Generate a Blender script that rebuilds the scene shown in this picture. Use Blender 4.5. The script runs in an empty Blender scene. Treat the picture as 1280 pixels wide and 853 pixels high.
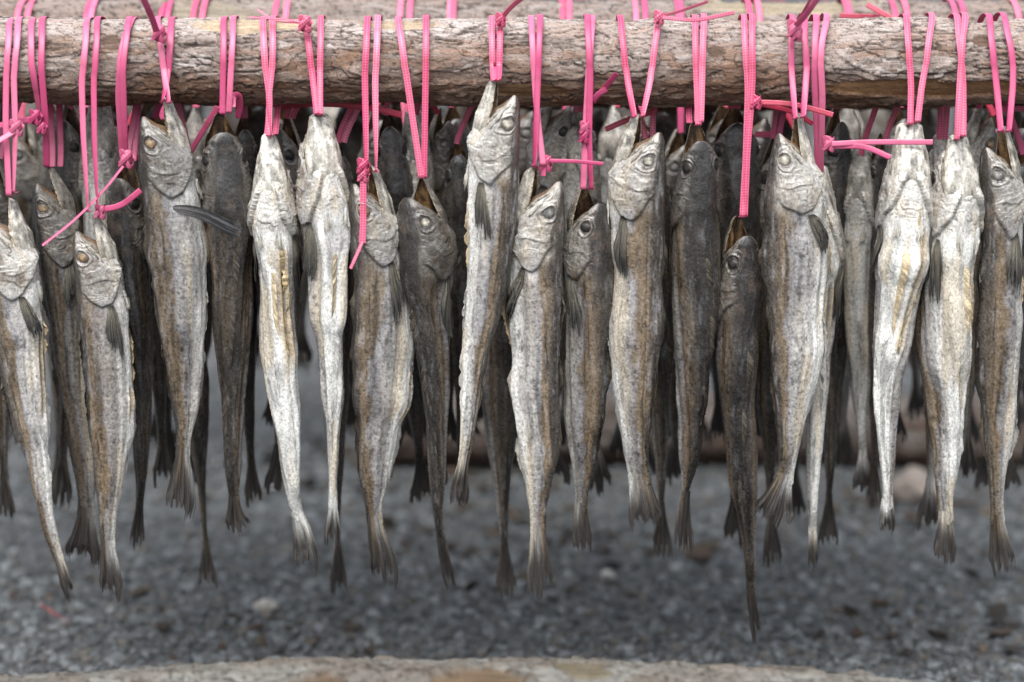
import bpy, math, random
import numpy as np
from mathutils import Vector

random.seed(7)
RNG = np.random.RandomState(11)
C = bpy.context.scene.collection
PI = math.pi

# ------------------------------------------------------------------ camera model
ZC = 0.90                      # camera height above the gravel
PITCH = math.radians(13.3)
FPX = 2438.0                   # focal length in pixels of the 1280 wide photograph
cp_, sp_ = math.cos(PITCH), math.sin(PITCH)


def pt(px, py, Y):
    """point of the vertical plane at distance Y that is seen at photo position px, py"""
    cx = (px - 640.0) / FPX
    cy = (426.5 - py) / FPX
    dy = cp_ + cy * sp_
    dz = -sp_ + cy * cp_
    t = Y / dy
    return np.array([cx * t, Y, ZC + dz * t])


def pix(P):
    x, y, z = P[0], P[1], P[2] - ZC
    dep = y * cp_ - z * sp_
    up = y * sp_ + z * cp_
    return 640 + FPX * x / dep, 426.5 - FPX * up / dep


# ------------------------------------------------------------------ noise
def _h(ix, iy, iz, seed):
    h = (ix.astype(np.uint32) * np.uint32(374761393) + iy.astype(np.uint32) * np.uint32(668265263)
         + iz.astype(np.uint32) * np.uint32(2246822519) + np.uint32((seed * 3266489917) & 0xffffffff))
    h = (h ^ (h >> np.uint32(13))) * np.uint32(1274126177)
    h = (h ^ (h >> np.uint32(16))) * np.uint32(2654435769)
    h = h ^ (h >> np.uint32(15))
    return h.astype(np.float64) / 4294967295.0 * 2 - 1


def vn(x, y, z, seed=0):
    x, y, z = np.broadcast_arrays(np.asarray(x, float), np.asarray(y, float), np.asarray(z, float))
    fx, fy, fz = np.floor(x), np.floor(y), np.floor(z)
    ix, iy, iz = fx.astype(np.int64), fy.astype(np.int64), fz.astype(np.int64)
    u, v, w = x - fx, y - fy, z - fz
    u = u * u * u * (u * (u * 6 - 15) + 10)
    v = v * v * v * (v * (v * 6 - 15) + 10)
    w = w * w * w * (w * (w * 6 - 15) + 10)
    r = 0
    for a in (0, 1):
        wa = u if a else 1 - u
        for b in (0, 1):
            wb = v if b else 1 - v
            for c in (0, 1):
                wc = w if c else 1 - w
                r = r + wa * wb * wc * _h(ix + a, iy + b, iz + c, seed)
    return r


def fbm(x, y, z, seed=0, o=4, g=0.5):
    s, a, t = 0, 1.0, 0
    for k in range(o):
        s = s + a * vn(x * 2.03 ** k + 17.3 * k, y * 2.03 ** k + 9.1 * k, z * 2.03 ** k + 5.7 * k, seed + 31 * k)
        t += a
        a *= g
    return s / t


def sst(a, b, x):
    t = np.clip((x - a) / (b - a), 0, 1)
    return t * t * (3 - 2 * t)


def lerp(a, b, t):
    return a + (b - a) * t


def gauss(x, w):
    return np.exp(-(x / w) ** 2)


# ------------------------------------------------------------------ mesh helpers
def grid_faces(n, m, closed=True):
    i = np.arange(n - 1)[:, None]
    j = np.arange(m if closed else m - 1)[None, :]
    j2 = (j + 1) % m
    return np.stack([i * m + j, i * m + j2, (i + 1) * m + j2, (i + 1) * m + j], -1).reshape(-1, 4)


class Geo:
    """collects grids and turns them into ONE mesh object"""
    def __init__(self):
        self.v, self.f, self.c, self.k = [], [], [], []
        self.n = 0

    def add(self, V, F, col=None, fc=None):
        V = np.asarray(V, float).reshape(-1, 3)
        self.v.append(V)
        self.f.append(np.asarray(F, np.int64) + self.n)
        self.c.append(np.zeros((len(V), 3)) + (np.asarray(col, float).reshape(-1, 3) if col is not None else 0.5))
        self.k.append(np.asarray(fc, float).reshape(-1, 3) if fc is not None else V.copy())
        self.n += len(V)

    def build(self, name, mat, parent=None, origin=None, smooth=True):
        V = np.concatenate(self.v)
        F = np.concatenate(self.f)
        col = np.concatenate(self.c)
        fc = np.concatenate(self.k)
        if origin is not None:
            V = V - np.asarray(origin)
        me = bpy.data.meshes.new(name)
        me.vertices.add(len(V))
        me.vertices.foreach_set('co', V.astype(np.float32).ravel())
        nk = F.shape[1]
        me.loops.add(F.size)
        me.loops.foreach_set('vertex_index', F.astype(np.int32).ravel())
        me.polygons.add(len(F))
        me.polygons.foreach_set('loop_start', (np.arange(len(F)) * nk).astype(np.int32))
        me.polygons.foreach_set('use_smooth', np.full(len(F), smooth))
        me.update(calc_edges=True)
        a = me.attributes.new('Col', 'FLOAT_COLOR', 'POINT')
        a.data.foreach_set('color', np.concatenate([col, np.ones((len(col), 1))], 1).astype(np.float32).ravel())
        a = me.attributes.new('fc', 'FLOAT_VECTOR', 'POINT')
        a.data.foreach_set('vector', fc.astype(np.float32).ravel())
        me.materials.append(mat)
        o = bpy.data.objects.new(name, me)
        C.objects.link(o)
        if parent is not None:
            o.parent = parent
        elif origin is not None:
            o.location = origin
        return o


def thing(name, label, cat, loc, group=None):
    o = bpy.data.objects.new(name, None)
    C.objects.link(o)
    o.empty_display_size = 0.02
    o.location = loc
    o['label'] = label
    o['category'] = cat
    if group:
        o['group'] = group
    return o


def tag(o, label=None, cat=None, group=None, kind=None):
    if label: o['label'] = label
    if cat: o['category'] = cat
    if group: o['group'] = group
    if kind: o['kind'] = kind
    return o


# ------------------------------------------------------------------ materials
def new_mat(name):
    m = bpy.data.materials.new(name)
    m.use_nodes = True
    nt = m.node_tree
    return m, nt, nt.nodes['Principled BSDF']


def nd(nt, t, **kw):
    n = nt.nodes.new(t)
    for k, v in kw.items():
        if k in ('operation', 'blend_type', 'data_type', 'attribute_name', 'feature', 'distance', 'attribute_type'):
            setattr(n, k, v)
        else:
            n.inputs[k].default_value = v
    return n


def attr_mat(name, scale=(900, 900, 260), bump=0.35, dist=0.0006, rough=0.55, spec=0.35, var=0.45, fleck=0.0, sheen=0.0):
    """vertex colour carried by the mesh, broken up by fine noise laid along the body"""
    m, nt, b = new_mat(name)
    L = nt.links
    a = nd(nt, 'ShaderNodeAttribute', attribute_name='Col')
    k = nd(nt, 'ShaderNodeAttribute', attribute_name='fc')
    mp = nd(nt, 'ShaderNodeMapping')
    mp.inputs['Scale'].default_value = scale
    L.new(k.outputs['Vector'], mp.inputs['Vector'])
    n1 = nd(nt, 'ShaderNodeTexNoise', Scale=1.0, Detail=5.0, Roughness=0.65)
    L.new(mp.outputs[0], n1.inputs['Vector'])
    n2 = nd(nt, 'ShaderNodeTexNoise', Scale=420.0, Detail=4.0, Roughness=0.7)
    L.new(k.outputs['Vector'], n2.inputs['Vector'])
    ad = nd(nt, 'ShaderNodeMath', operation='ADD')
    L.new(n1.outputs['Fac'], ad.inputs[0])
    L.new(n2.outputs['Fac'], ad.inputs[1])
    mr = nd(nt, 'ShaderNodeMapRange')
    mr.inputs['From Min'].default_value = 0.72
    mr.inputs['From Max'].default_value = 1.28
    mr.inputs['To Min'].default_value = 1 - var
    mr.inputs['To Max'].default_value = 1 + var
    L.new(ad.outputs[0], mr.inputs['Value'])
    mx = nd(nt, 'ShaderNodeVectorMath', operation='MULTIPLY')
    L.new(a.outputs['Color'], mx.inputs[0])
    L.new(mr.outputs[0], mx.inputs[1])
    L.new(mx.outputs[0], b.inputs['Base Color'])
    bp = nd(nt, 'ShaderNodeBump', Strength=bump, Distance=dist)
    L.new(ad.outputs[0], bp.inputs['Height'])
    L.new(bp.outputs[0], b.inputs['Normal'])
    rr = nd(nt, 'ShaderNodeMapRange')
    rr.inputs['To Min'].default_value = rough - 0.16
    rr.inputs['To Max'].default_value = rough + 0.16
    L.new(n2.outputs['Fac'], rr.inputs['Value'])
    L.new(rr.outputs[0], b.inputs['Roughness'])
    b.inputs['Specular IOR Level'].default_value = spec
    return m


M_SKIN = attr_mat('dried_fish_skin', scale=(650, 650, 260), bump=0.42, dist=0.0010, rough=0.29, spec=0.6, var=0.46)
for n_ in M_SKIN.node_tree.nodes:
    if n_.type == 'BSDF_PRINCIPLED':
        n_.inputs['Coat Weight'].default_value = 0.40
        n_.inputs['Coat Roughness'].default_value = 0.22
M_FIN = attr_mat('dried_fin', scale=(900, 900, 60), bump=0.5, dist=0.0008, rough=0.5, spec=0.35, var=0.45)
M_EYE = attr_mat('dried_eye', scale=(500, 500, 500), bump=0.4, dist=0.0008, rough=0.4, spec=0.5, var=0.35)
M_BARK = attr_mat('pine_bark', scale=(90, 420, 420), bump=0.7, dist=0.0016, rough=0.8, spec=0.15, var=0.38)
M_STONE = attr_mat('gravel_stone', scale=(300, 300, 300), bump=0.4, dist=0.001, rough=0.7, spec=0.3, var=0.35)
M_LITTER = attr_mat('bark_litter', scale=(300, 300, 300), bump=0.4, dist=0.001, rough=0.85, spec=0.1, var=0.4)


def strap_mat(name, c1, c2, emboss):
    m, nt, b = new_mat(name)
    L = nt.links
    k = nd(nt, 'ShaderNodeAttribute', attribute_name='fc')
    sx = nd(nt, 'ShaderNodeSeparateXYZ')
    L.new(k.outputs['Vector'], sx.inputs[0])

    def mth(op, *a):
        n = nd(nt, 'ShaderNodeMath', operation=op)
        for i, v in enumerate(a):
            if isinstance(v, (int, float)):
                n.inputs[i].default_value = v
            else:
                L.new(v, n.inputs[i])
        return n.outputs[0]
    f = 2 * PI / 0.0054
    p = mth('MULTIPLY', sx.outputs[0], f)
    q = mth('MULTIPLY', sx.outputs[1], f)
    s1 = mth('SINE', mth('ADD', p, q))
    s2 = mth('SINE', mth('SUBTRACT', p, q))
    pr = mth('MULTIPLY', s1, s2)
    mr = nd(nt, 'ShaderNodeMapRange')
    mr.inputs['From Min'].default_value = -0.28
    mr.inputs['From Max'].default_value = 0.28
    L.new(pr, mr.inputs['Value'])
    no = nd(nt, 'ShaderNodeTexNoise', Scale=1500.0, Detail=2.0)
    L.new(k.outputs['Vector'], no.inputs['Vector'])
    mp = nd(nt, 'ShaderNodeMapping')
    mp.inputs['Scale'].default_value = (14, 120, 1)
    L.new(k.outputs['Vector'], mp.inputs['Vector'])
    n3 = nd(nt, 'ShaderNodeTexNoise', Scale=1.0, Detail=3.0)
    L.new(mp.outputs[0], n3.inputs['Vector'])
    mx = nd(nt, 'ShaderNodeMix', data_type='RGBA')
    mx.inputs[6].default_value = (*c1, 1)
    mx.inputs[7].default_value = (*c2, 1)
    if emboss:
        fac = mth('MULTIPLY', mr.outputs[0], 0.85)
        fac = mth('ADD', fac, mth('MULTIPLY', n3.outputs['Fac'], 0.35))
    else:
        fac = mth('ADD', mth('MULTIPLY', no.outputs['Fac'], 0.3), mth('MULTIPLY', n3.outputs['Fac'], 0.6))
    L.new(fac, mx.inputs[0])
    oi = nd(nt, 'ShaderNodeObjectInfo')
    hsv = nd(nt, 'ShaderNodeHueSaturation')
    L.new(mth('ADD', mth('MULTIPLY', oi.outputs['Random'], .30), .86), hsv.inputs['Value'])
    L.new(mth('SUBTRACT', 1.04, mth('MULTIPLY', oi.outputs['Random'], .16)), hsv.inputs['Saturation'])
    nl_ = nd(nt, 'ShaderNodeTexNoise', Scale=55.0, Detail=3.0)
    L.new(k.outputs['Vector'], nl_.inputs['Vector'])
    gr = nd(nt, 'ShaderNodeMix', data_type='RGBA', blend_type='MULTIPLY')
    gr.inputs[7].default_value = (.70, .62, .58, 1)
    mg = nd(nt, 'ShaderNodeMapRange')
    mg.inputs['From Min'].default_value = .52; mg.inputs['From Max'].default_value = .72
    L.new(nl_.outputs['Fac'], mg.inputs['Value'])
    L.new(mth('MULTIPLY', mg.outputs[0], .8), gr.inputs[0])
    L.new(mx.outputs[2], hsv.inputs['Color'])
    L.new(hsv.outputs[0], gr.inputs[6])
    L.new(gr.outputs[2], b.inputs['Base Color'])
    bp = nd(nt, 'ShaderNodeBump', Strength=0.30 if emboss else 0.12, Distance=0.0004)
    L.new(mr.outputs[0] if emboss else no.outputs['Fac'], bp.inputs['Height'])
    L.new(bp.outputs[0], b.inputs['Normal'])
    b.inputs['Roughness'].default_value = 0.42
    b.inputs['Specular IOR Level'].default_value = 0.6
    return m


M_STRAP = [strap_mat('smooth_pink_strap', (0.46, 0.052, 0.150), (0.60, 0.100, 0.220), False),
           strap_mat('woven_pink_strap', (0.43, 0.024, 0.088), (0.70, 0.130, 0.245), True),
           strap_mat('red_strap', (0.38, 0.014, 0.045), (0.50, 0.035, 0.085), True)]


def ground_mat():
    m, nt, b = new_mat('gravel_ground')
    L = nt.links
    tc = nd(nt, 'ShaderNodeTexCoord')
    v = nd(nt, 'ShaderNodeTexVoronoi', Scale=75.0)
    L.new(tc.outputs['Object'], v.inputs['Vector'])
    n = nd(nt, 'ShaderNodeTexNoise', Scale=3.0, Detail=6.0)
    L.new(tc.outputs['Object'], n.inputs['Vector'])
    cr = nd(nt, 'ShaderNodeValToRGB')
    cr.color_ramp.elements[0].color = (0.045, 0.045, 0.046, 1)
    cr.color_ramp.elements[1].color = (0.15, 0.15, 0.155, 1)
    sp = nd(nt, 'ShaderNodeSeparateColor')
    L.new(v.outputs['Color'], sp.inputs[0])
    ad = nd(nt, 'ShaderNodeMath', operation='MULTIPLY')
    L.new(sp.outputs[0], ad.inputs[0])
    L.new(n.outputs['Fac'], ad.inputs[1])
    L.new(ad.outputs[0], cr.inputs[0])
    L.new(cr.outputs[0], b.inputs['Base Color'])
    bp = nd(nt, 'ShaderNodeBump', Strength=0.8, Distance=0.008)
    bp.invert = True
    L.new(v.outputs['Distance'], bp.inputs['Height'])
    L.new(bp.outputs[0], b.inputs['Normal'])
    b.inputs['Roughness'].default_value = 0.85
    return m


# ------------------------------------------------------------------ fish
DARK = np.array([[.010, .009, .009], [.034, .025, .018], [.058, .053, .056], [.045, .038, .032], [.110, .094, .078]])
PALE = np.array([[.062, .054, .046], [.195, .152, .105], [.350, .342, .345], [.425, .410, .385], [.800, .802, .760]])


def smooth_curve(xs, ys, xq, sig):
    """piecewise linear curve smoothed with a small gaussian"""
    q = np.linspace(xs[0], xs[-1], 600)
    y = np.interp(q, xs, ys)
    st = q[1] - q[0]
    r = max(1, int(3 * sig / st))
    k = np.exp(-0.5 * (np.arange(-r, r + 1) * st / sig) ** 2)
    k /= k.sum()
    yp = np.concatenate([2 * y[0] - y[r:0:-1], y, 2 * y[-1] - y[-2:-r - 2:-1]])
    return np.interp(xq, q, np.convolve(yp, k, 'valid'))


def make_fish(rows, tb, D, psi, tone, label, group, seed, warm=0.5, psi2=None, q=0.62, hl=0.265, jt=-0.25, jw=0.22,
              s0=0.045, gape=1.0, slit=None, eye='grey', res=1.0, lift=(0.004, 0.002), tail_dark=0.7, detail=2, curve=0.0,
              fins=True, pect_len=0.175, head_dark=0.0, toes=None, pect_side=None, pect_out=None, strip=None):
    rows = np.array(rows, float)
    rng = np.random.RandomState(seed)
    ys, xl, xr = rows[:, 0], rows[:, 1], rows[:, 2]
    ytop, yend = ys[0], ys[-1]
    ppm = FPX / (pt(640, 0.5 * (ytop + tb), D)[1] * 1.0)           # close enough for widths
    dep = D * cp_ - (pt(640, 300, D)[2] - ZC) * sp_
    ppm = FPX / dep
    Lpx = tb - ytop
    n = int(470 * res)
    m = int(132 * res)
    # rings
    s = np.concatenate([[0.0], np.cumsum(np.where(np.linspace(0, 1, n - 1) < 0.45, 0.75, 1.2))])
    s /= s[-1]
    yq = ytop + s * Lpx

    def fr(sv):
        y = ytop + np.asarray(sv, float) * Lpx
        cx = smooth_curve(ys, 0.5 * (xl + xr), y, 9.0)
        w = smooth_curve(ys, 0.5 * (xr - xl), y, 6.0)
        P = np.array([pt(a, b_, D) for a, b_ in zip(np.atleast_1d(cx), np.atleast_1d(y))])
        P[:, 1] += curve * np.sin(np.clip(np.atleast_1d(sv), 0, 1.4) * PI * 1.3 + rng0) * 0.012
        return P, np.atleast_1d(w) / ppm
    rng0 = rng.rand() * 6
    Cc, W = fr(s)
    T = np.gradient(Cc, axis=0)
    T /= np.linalg.norm(T, axis=1)[:, None]
    X = np.array([1.0, 0, 0])
    E1 = X - T * (T @ X)[:, None]
    E1 /= np.linalg.norm(E1, axis=1)[:, None]
    E2 = np.cross(T, E1)
    L = np.linalg.norm(np.diff(Cc, axis=0), axis=1).sum()
    kk = L / 0.45
    if psi2 is None:
        psi2 = psi
    ps = np.radians(psi + (psi2 - psi) * sst(0.2, 0.85, s))
    qq = lerp(q + 0.08, q, sst(0.1, 0.3, s))
    qq = lerp(qq, q * 0.8, sst(0.7, 1.0, s))
    W = W * (1 - .14 * gauss(s - .95, .06)) * (1 + .07 * vn(s * 14, seed, 0, seed + 3) * sst(.2, .4, s))
    a = W / np.sqrt(np.sin(ps) ** 2 + (qq * np.cos(ps)) ** 2)
    b = a * qq
    if abs(math.sin(math.radians(psi2))) > .7:
        a = a * (1 - 0.5 * sst(0.985, 1.0, s)); b = b * (1 - 0.8 * sst(0.90, 1.0, s))
    else:
        b = b * (1 - 0.5 * sst(0.985, 1.0, s)); a = a * (1 - 0.8 * sst(0.90, 1.0, s))
    dv = np.sin(ps)[:, None] * E1 + np.cos(ps)[:, None] * E2
    lv = np.cos(ps)[:, None] * E1 - np.sin(ps)[:, None] * E2
    sm = 0.36 * hl * gape ** 0.3
    S = s[:, None]
    th = (np.arange(m) / m * 2 * PI)[None, :]
    ta = np.abs(((th + PI) % (2 * PI)) - PI) / PI                  # 0 dorsal .. 1 ventral
    side = np.where(th < PI, 1.0, -1.0)
    R = 0.5 * (a + b)[:, None]

    def edge_u(sv):
        r = np.interp(sv, [s0, 0.5 * (s0 + sm), sm - .015, sm + 0.025, sm + 0.07, 1], [0.62 * gape + 0.2 * (1 - gape), 0.34, 0.0, -.60, -1, -1])
        return r
    eu = edge_u(s)
    # ---- displacement
    sd = seed * 7
    cu, cv = np.cos(th) * a[:, None], np.sin(th) * b[:, None]
    al = S * L
    mm = 0.001 * kk
    wob = 0.012 * vn(cu / 0.02, cv / 0.02, al / 0.02, sd + 1)
    gk = hl * np.interp(ta, [0, .22, .38, .5, .62, .76, .9, 1.0], [.76, .79, .92, 1.03, .98, .80, .56, .40]) + wob + .010 * vn(cu / .05, cv / .05, al / .05, sd + 14)
    gmask = sst(0.2, 0.34, ta)
    flap = gmask * sst(-0.14, -0.004, S - gk) * (1 - sst(-0.003, 0.004, S - gk))
    dip = gmask * sst(0.0, 0.004, S - gk) * (1 - sst(0.0, 0.05, S - gk))
    body = sst(hl * 0.95, hl * 1.2, S)
    head = 1 - sst(hl * 0.85, hl * 1.02, S)
    d = (2.3 * mm) * flap * (.75 + 1.5 * sst(0.6, 0.9, ta)) - 1.6 * mm * dip
    # preopercle and cheek folds
    f0 = fbm(cu / .02, cv / .02, al / .03, sd + 13, 2)
    wob2 = 0.03 * fbm(cu / 0.03, cv / 0.03, al / 0.03, sd + 11, 3)
    for g_, amp in ((.73, 1.2),):
        gp = hl * (g_ - 0.16 * (ta - 0.50) ** 2 * 4) + wob2
        mk = sst(.24, .36, ta) * (1 - sst(.66, .78, ta)) * sst(-.35, .1, f0)
        d = d + amp * mm * mk * (sst(-0.022, 0, S - gp) * (1 - sst(0, 0.005, S - gp)))
    # longitudinal folds of the dried body
    f1 = vn(cu / 0.013, cv / 0.013, al / 0.15, sd + 2)
    f2 = vn(cu / 0.0052, cv / 0.0052, al / 0.07, sd + 3)
    f3 = fbm(cu / 0.004, cv / 0.004, al / 0.011, sd + 4, 3)
    f4 = fbm(cu / 0.02, cv / 0.02, al / 0.05, sd + 5, 2)
    d = d + body * mm * (3.8 * f1 + 0.9 * f2) * (1 - 0.5 * sst(.8, 1, S)) + mm * 1.8 * f4 * (1 - .6 * sst(.7, 1, S))
    lat = 0.44 + 0.03 * vn(al / 0.07, sd, 0.5, sd + 6)
    d = d - body * 2.1 * mm * gauss(ta - lat, .035) - body * 2.2 * mm * gauss(ta - lat - .22, .05) + body * 0.7 * mm * gauss(ta - lat - .08, .04)
    # scale-like fine rumples, wrinkled head skin
    w1 = vn(cu / 0.0018 + 0.8 * f2, cv / 0.0018, al / 0.016 + f1, sd + 8)
    w2 = fbm(cu / 0.0022, cv / 0.0022, al / 0.0028, sd + 15, 3)
    d = d + mm * .22 * w1 + mm * .36 * w2 * body + mm * 0.34 * f3 + body * mm * .30 * vn(cu / .0022, cv / .0022, al / .045, sd + 18)
    # ribs / muscle bands on the flank
    rib = np.sin((al - 0.25 * np.abs(ta - lat) * R * 2) / (0.0052 * kk) * 2 * PI * 0.5 + 2 * f4)
    d = d + body * 0.16 * mm * rib * gauss(ta - .55, .18) * (0.5 + 0.5 * vn(al / .04, ta * 3, 0, sd + 9))
    # eye socket with rings of dried skin
    se, te = hl * (0.43 + .03 * rng.rand()), 0.34 + .04 * rng.rand()
    eam_ = rng.rand()
    de = np.sqrt(((S - se) * L) ** 2 + ((ta - te) * PI * R * 1.02) ** 2)
    er = de / (10.2 * mm) * (1 + 0.24 * fbm(cu / .009, cv / .009, al / .009, sd + 10, 2))
    d = d - 2.6 * mm * np.exp(-(er / .85) ** 4) + (.25 + .7 * eam_) * mm * gauss(er - 1.1, .2) + 0.75 * mm * np.sin(er * 2 * PI * 2.1) * gauss(er - .95, .55)
    wf = fbm(cu / .016, cv / .016, al / .020, sd + 16, 3)
    wf2 = fbm(cu / .006, cv / .006, al / .009, sd + 17, 3)
    ph_ = er * .80 + 2.0 * wf + .22 * wf2
    cr1 = (1 - np.abs(np.sin(ph_ * PI))) ** 5 * head * sst(1.2, 1.7, er)
    ph2 = (S / hl) * 6 - 3.0 * np.abs(ta - .55) + 3.0 * wf + .3 * wf2
    cr2 = (1 - np.abs(np.sin(ph2 * PI))) ** 6 * head * sst(.55, .8, S / hl) * sst(1.5, 2.2, er) * sst(.18, .32, ta) * (1 - sst(.72, .85, ta))
    cr3 = (1 - np.abs(np.sin((ta * 10 + 2.2 * wf + .4 * wf2) * PI))) ** 6 * head * sst(.58, .8, ta) * sst(1.4, 2.0, er)
    crs = np.clip(cr1 * sst(.12, .3, ta) * sst(-.2, .3, wf2 + .2) + .7 * cr2 * sst(.15, .45, f0) + .55 * cr3 * sst(0, .4, f0), 0, 1)
    d = d - .85 * mm * crs + .45 * mm * head * wf2 + 1.6 * mm * head * wf * sst(.2, .4, ta) + .30 * mm * head * np.sin(ph_ * 2 * PI) * sst(.15, .3, ta)
    if slit is not None:
        so, s_a, s_b = slit
        sx = (((th - PI - so) * R) / mm) + 2.0 * vn(al / .03, 0, 0, sd + 12)
        smk = sst(s_a, s_a + .03, S) * (1 - sst(s_b - .05, s_b, S))
        d = d - smk * 4.5 * mm * gauss(sx, 2.6) + smk * 1.8 * mm * gauss(np.abs(sx) - 4.6, 1.7) * (1 + .6 * f3)
    capl = 0.03
    cap = np.sqrt(np.clip(1 - (1 - np.clip((s - s0) / capl, 0, 1)) ** 2, 0.0004, 1))
    d = d * sst(s0, s0 + 0.03, S) * (1 - sst(.96, 1, S) * .7)
    d = d * np.clip(R / 0.014, 0.25, 1.0)
    # ---- main tube
    uc = (1 + eu) * 0.5 * a
    uh = (1 - eu) * 0.5 * a * cap
    tap = np.interp(s, [0, s0, s0 + .03, sm, sm + .08, 1], [.55, .55, .72, .93, 1, 1])
    bh = b * tap * cap
    ex = 0.88
    ct, st_ = np.cos(th), np.sin(th)
    cu_ = np.sign(ct) * np.abs(ct) ** ex
    sv_ = np.sign(st_) * np.abs(st_) ** ex
    nd_ = np.stack([ct / np.maximum(uh[:, None], 1e-4), st_ / np.maximum(bh[:, None], 1e-4)], -1)
    nd_ /= np.linalg.norm(nd_, axis=2)[:, :, None]
    U = uc[:, None] + uh[:, None] * cu_ + d * nd_[:, :, 0]
    Vv = bh[:, None] * sv_ + d * nd_[:, :, 1]
    P = Cc[:, None, :] + dv[:, None, :] * U[:, :, None] + lv[:, None, :] * Vv[:, :, None]
    i0 = int(np.searchsorted(s, s0))
    # ---- colour (pigment, with a few painted glints) along the body
    tone_n = tone
    pal = lerp(DARK, PALE, tone_n)
    brown = np.array([.205, .150, .092]) * (0.45 + 0.75 * tone)
    bl1 = fbm(cu / .03, cv / .03, al / .07, sd + 20, 3)
    bl3 = fbm(cu / .006, cv / .006, al / .012, sd + 19, 3)
    tt = ta + .15 * bl1 + .05 * f2 + 0.06 * f1 + .05 * bl3
    knots = np.array([0.0, .20, .33, .43, .49, .58, .70, .80, 1.0])
    colk = np.array([pal[0], pal[0] * 1.25, pal[1], pal[1] * 1.1, pal[2], pal[3], lerp(pal[3], pal[4], .6), pal[4], pal[4]])
    col = np.stack([np.interp(tt, knots, colk[:, c]) for c in range(3)], -1)
    bw = warm * (0.75 * gauss(tt - .36, .075) + .35 * sst(.0, .5, fbm(cu / .014, cv / .014, al / .13, sd + 21, 3))) * (1 - .6 * sst(.7, .9, tt)) * body
    bw = np.clip(bw, 0, 1)
    col = lerp(col, brown[None, None, :], bw[:, :, None])
    # brown streaks and pale scurf
    stx = sst(.15, .6, vn(cu / .0035, cv / .0035, al / .09, sd + 22)) * body * (1 - .4 * sst(.75, .9, tt))
    col = col * (1 - .42 * stx[:, :, None])
    wht = sst(.1, .7, fbm(cu / .0034, cv / .0034, al / .020, sd + 23, 3) + .25 * bl1) * (0.15 + .34 * tone)
    col = lerp(col, (np.array([.50, .50, .51]) * (0.35 + .75 * tone))[None, None, :], wht[:, :, None] * .8)
    drk = sst(.15, .7, fbm(cu / .0024, cv / .0024, al / .0062, sd + 24, 3) + .2 * vn(cu / .012, cv / .012, al / .05, sd + 28)) * (1 - .75 * sst(.62, .8, tt))
    col = col * (1 - .62 * drk[:, :, None])
    yel = sst(.05, .5, vn(cu / .008, cv / .008, al / .10, sd + 29)) * sst(.5, .7, tt) * body
    col = lerp(col, (np.array([.56, .47, .33]) * (.3 + .75 * tone))[None, None, :] * np.ones_like(col), (yel * .60)[:, :, None])
    gry = sst(.0, .6, vn(cu / .005, cv / .005, al / .07, sd + 30)) * sst(.55, .75, tt) * body
    col = col * (1 - .30 * gry[:, :, None])
    # head: grey crown, silvery cheek, cream gill cover and dark slit
    hm = head * sst(.20, .34, tt)
    cheek = lerp(np.array([.070, .060, .050]), np.array([.56, .535, .485]), tone)
    cvar = 0.80 + .42 * fbm(cu / .007, cv / .007, al / .016, sd + 25, 4)
    cheek = cheek[None, None, :] * cvar[:, :, None]
    col = lerp(col, cheek, (hm * .8)[:, :, None])
    cream = lerp(np.array([.09, .070, .048]), np.array([.50, .43, .32]), tone)
    cm = head * sst(.05, .5, vn(cu / .006, cv / .006, al / .03, sd + 26)) * sst(.3, .5, tt)
    col = lerp(col, cream[None, None, :] * np.ones_like(col), (cm * .55)[:, :, None])
    brn2 = head * sst(.1, .5, fbm(cu / .010, cv / .010, al / .012, sd + 27, 3)) * (1 - sst(.6, .8, tt))
    col = lerp(col, (np.array([.11, .078, .056]) * (.6 + .8 * tone))[None, None, :] * np.ones_like(col), (brn2 * .6)[:, :, None])
    slt = gmask * sst(-.001, .003, S - gk) * (1 - sst(.003, .014, S - gk))
    col = col * (1 - .45 * slt[:, :, None])
    ec = np.exp(-(er / .95) ** 4)
    ekk = .35 + .75 * rng.rand()
    ebr = ekk * (.75 + .5 * vn(cu / .003, cv / .003, al / .003, sd + 31)).clip(0, 1)
    col = lerp(col, (np.array([.11, .095, .088]) * (.35 + .8 * tone))[None, None, :] * np.ones_like(col), (ec * .85)[:, :, None])
    for (e0_, ew_, ecl, eam) in ((1.12, .13, (.55, .51, .46), .45), (1.33, .06, (.035, .028, .024), .8), (1.60, .12, (.55, .52, .48), .5), (1.86, .07, (.05, .04, .034), .45)):
        col = lerp(col, (np.array(ecl) * (.25 + .85 * tone))[None, None, :] * np.ones_like(col), (eam * gauss(er - e0_, ew_) * ebr * sst(.12, .25, ta) * (1 - .6 * sst(.45, .6, ta) * (e0_ > 1.5)))[:, :, None])
    crease = np.clip(sst(.35, .9, -w1) * head * .2 + crs * 1.0, 0, 1)
    col = lerp(col, np.array([.05, .040, .032])[None, None, :] * np.ones_like(col), (crease * .72)[:, :, None])
    hl_ = head * sst(.15, .5, wf2) * (1 - np.clip(crs * 3, 0, 1)) * sst(.25, .45, tt)
    col = lerp(col, (np.array([.62, .60, .56]) * (.25 + .78 * tone))[None, None, :] * np.ones_like(col), (hl_ * .55)[:, :, None])
    if head_dark:
        col = col * (1 - head_dark * head[:, :, None] * np.ones_like(col))
    if slit is not None:
        col = lerp(col, np.array([.42, .31, .17])[None, None, :] * (.6 + .5 * cvar[:, :, None]), (smk * gauss(np.abs(sx) - 4.2, 2.2) * .75)[:, :, None])
        col = col * (1 - .7 * (smk * gauss(sx, 2.2))[:, :, None])
    # mouth roof
    mr = (S < sm + .01) * sst(.70, .82, ta)
    col = lerp(col, np.array([.16, .085, .04])[None, None, :] * np.ones_like(col), (mr * .85)[:, :, None])
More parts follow.
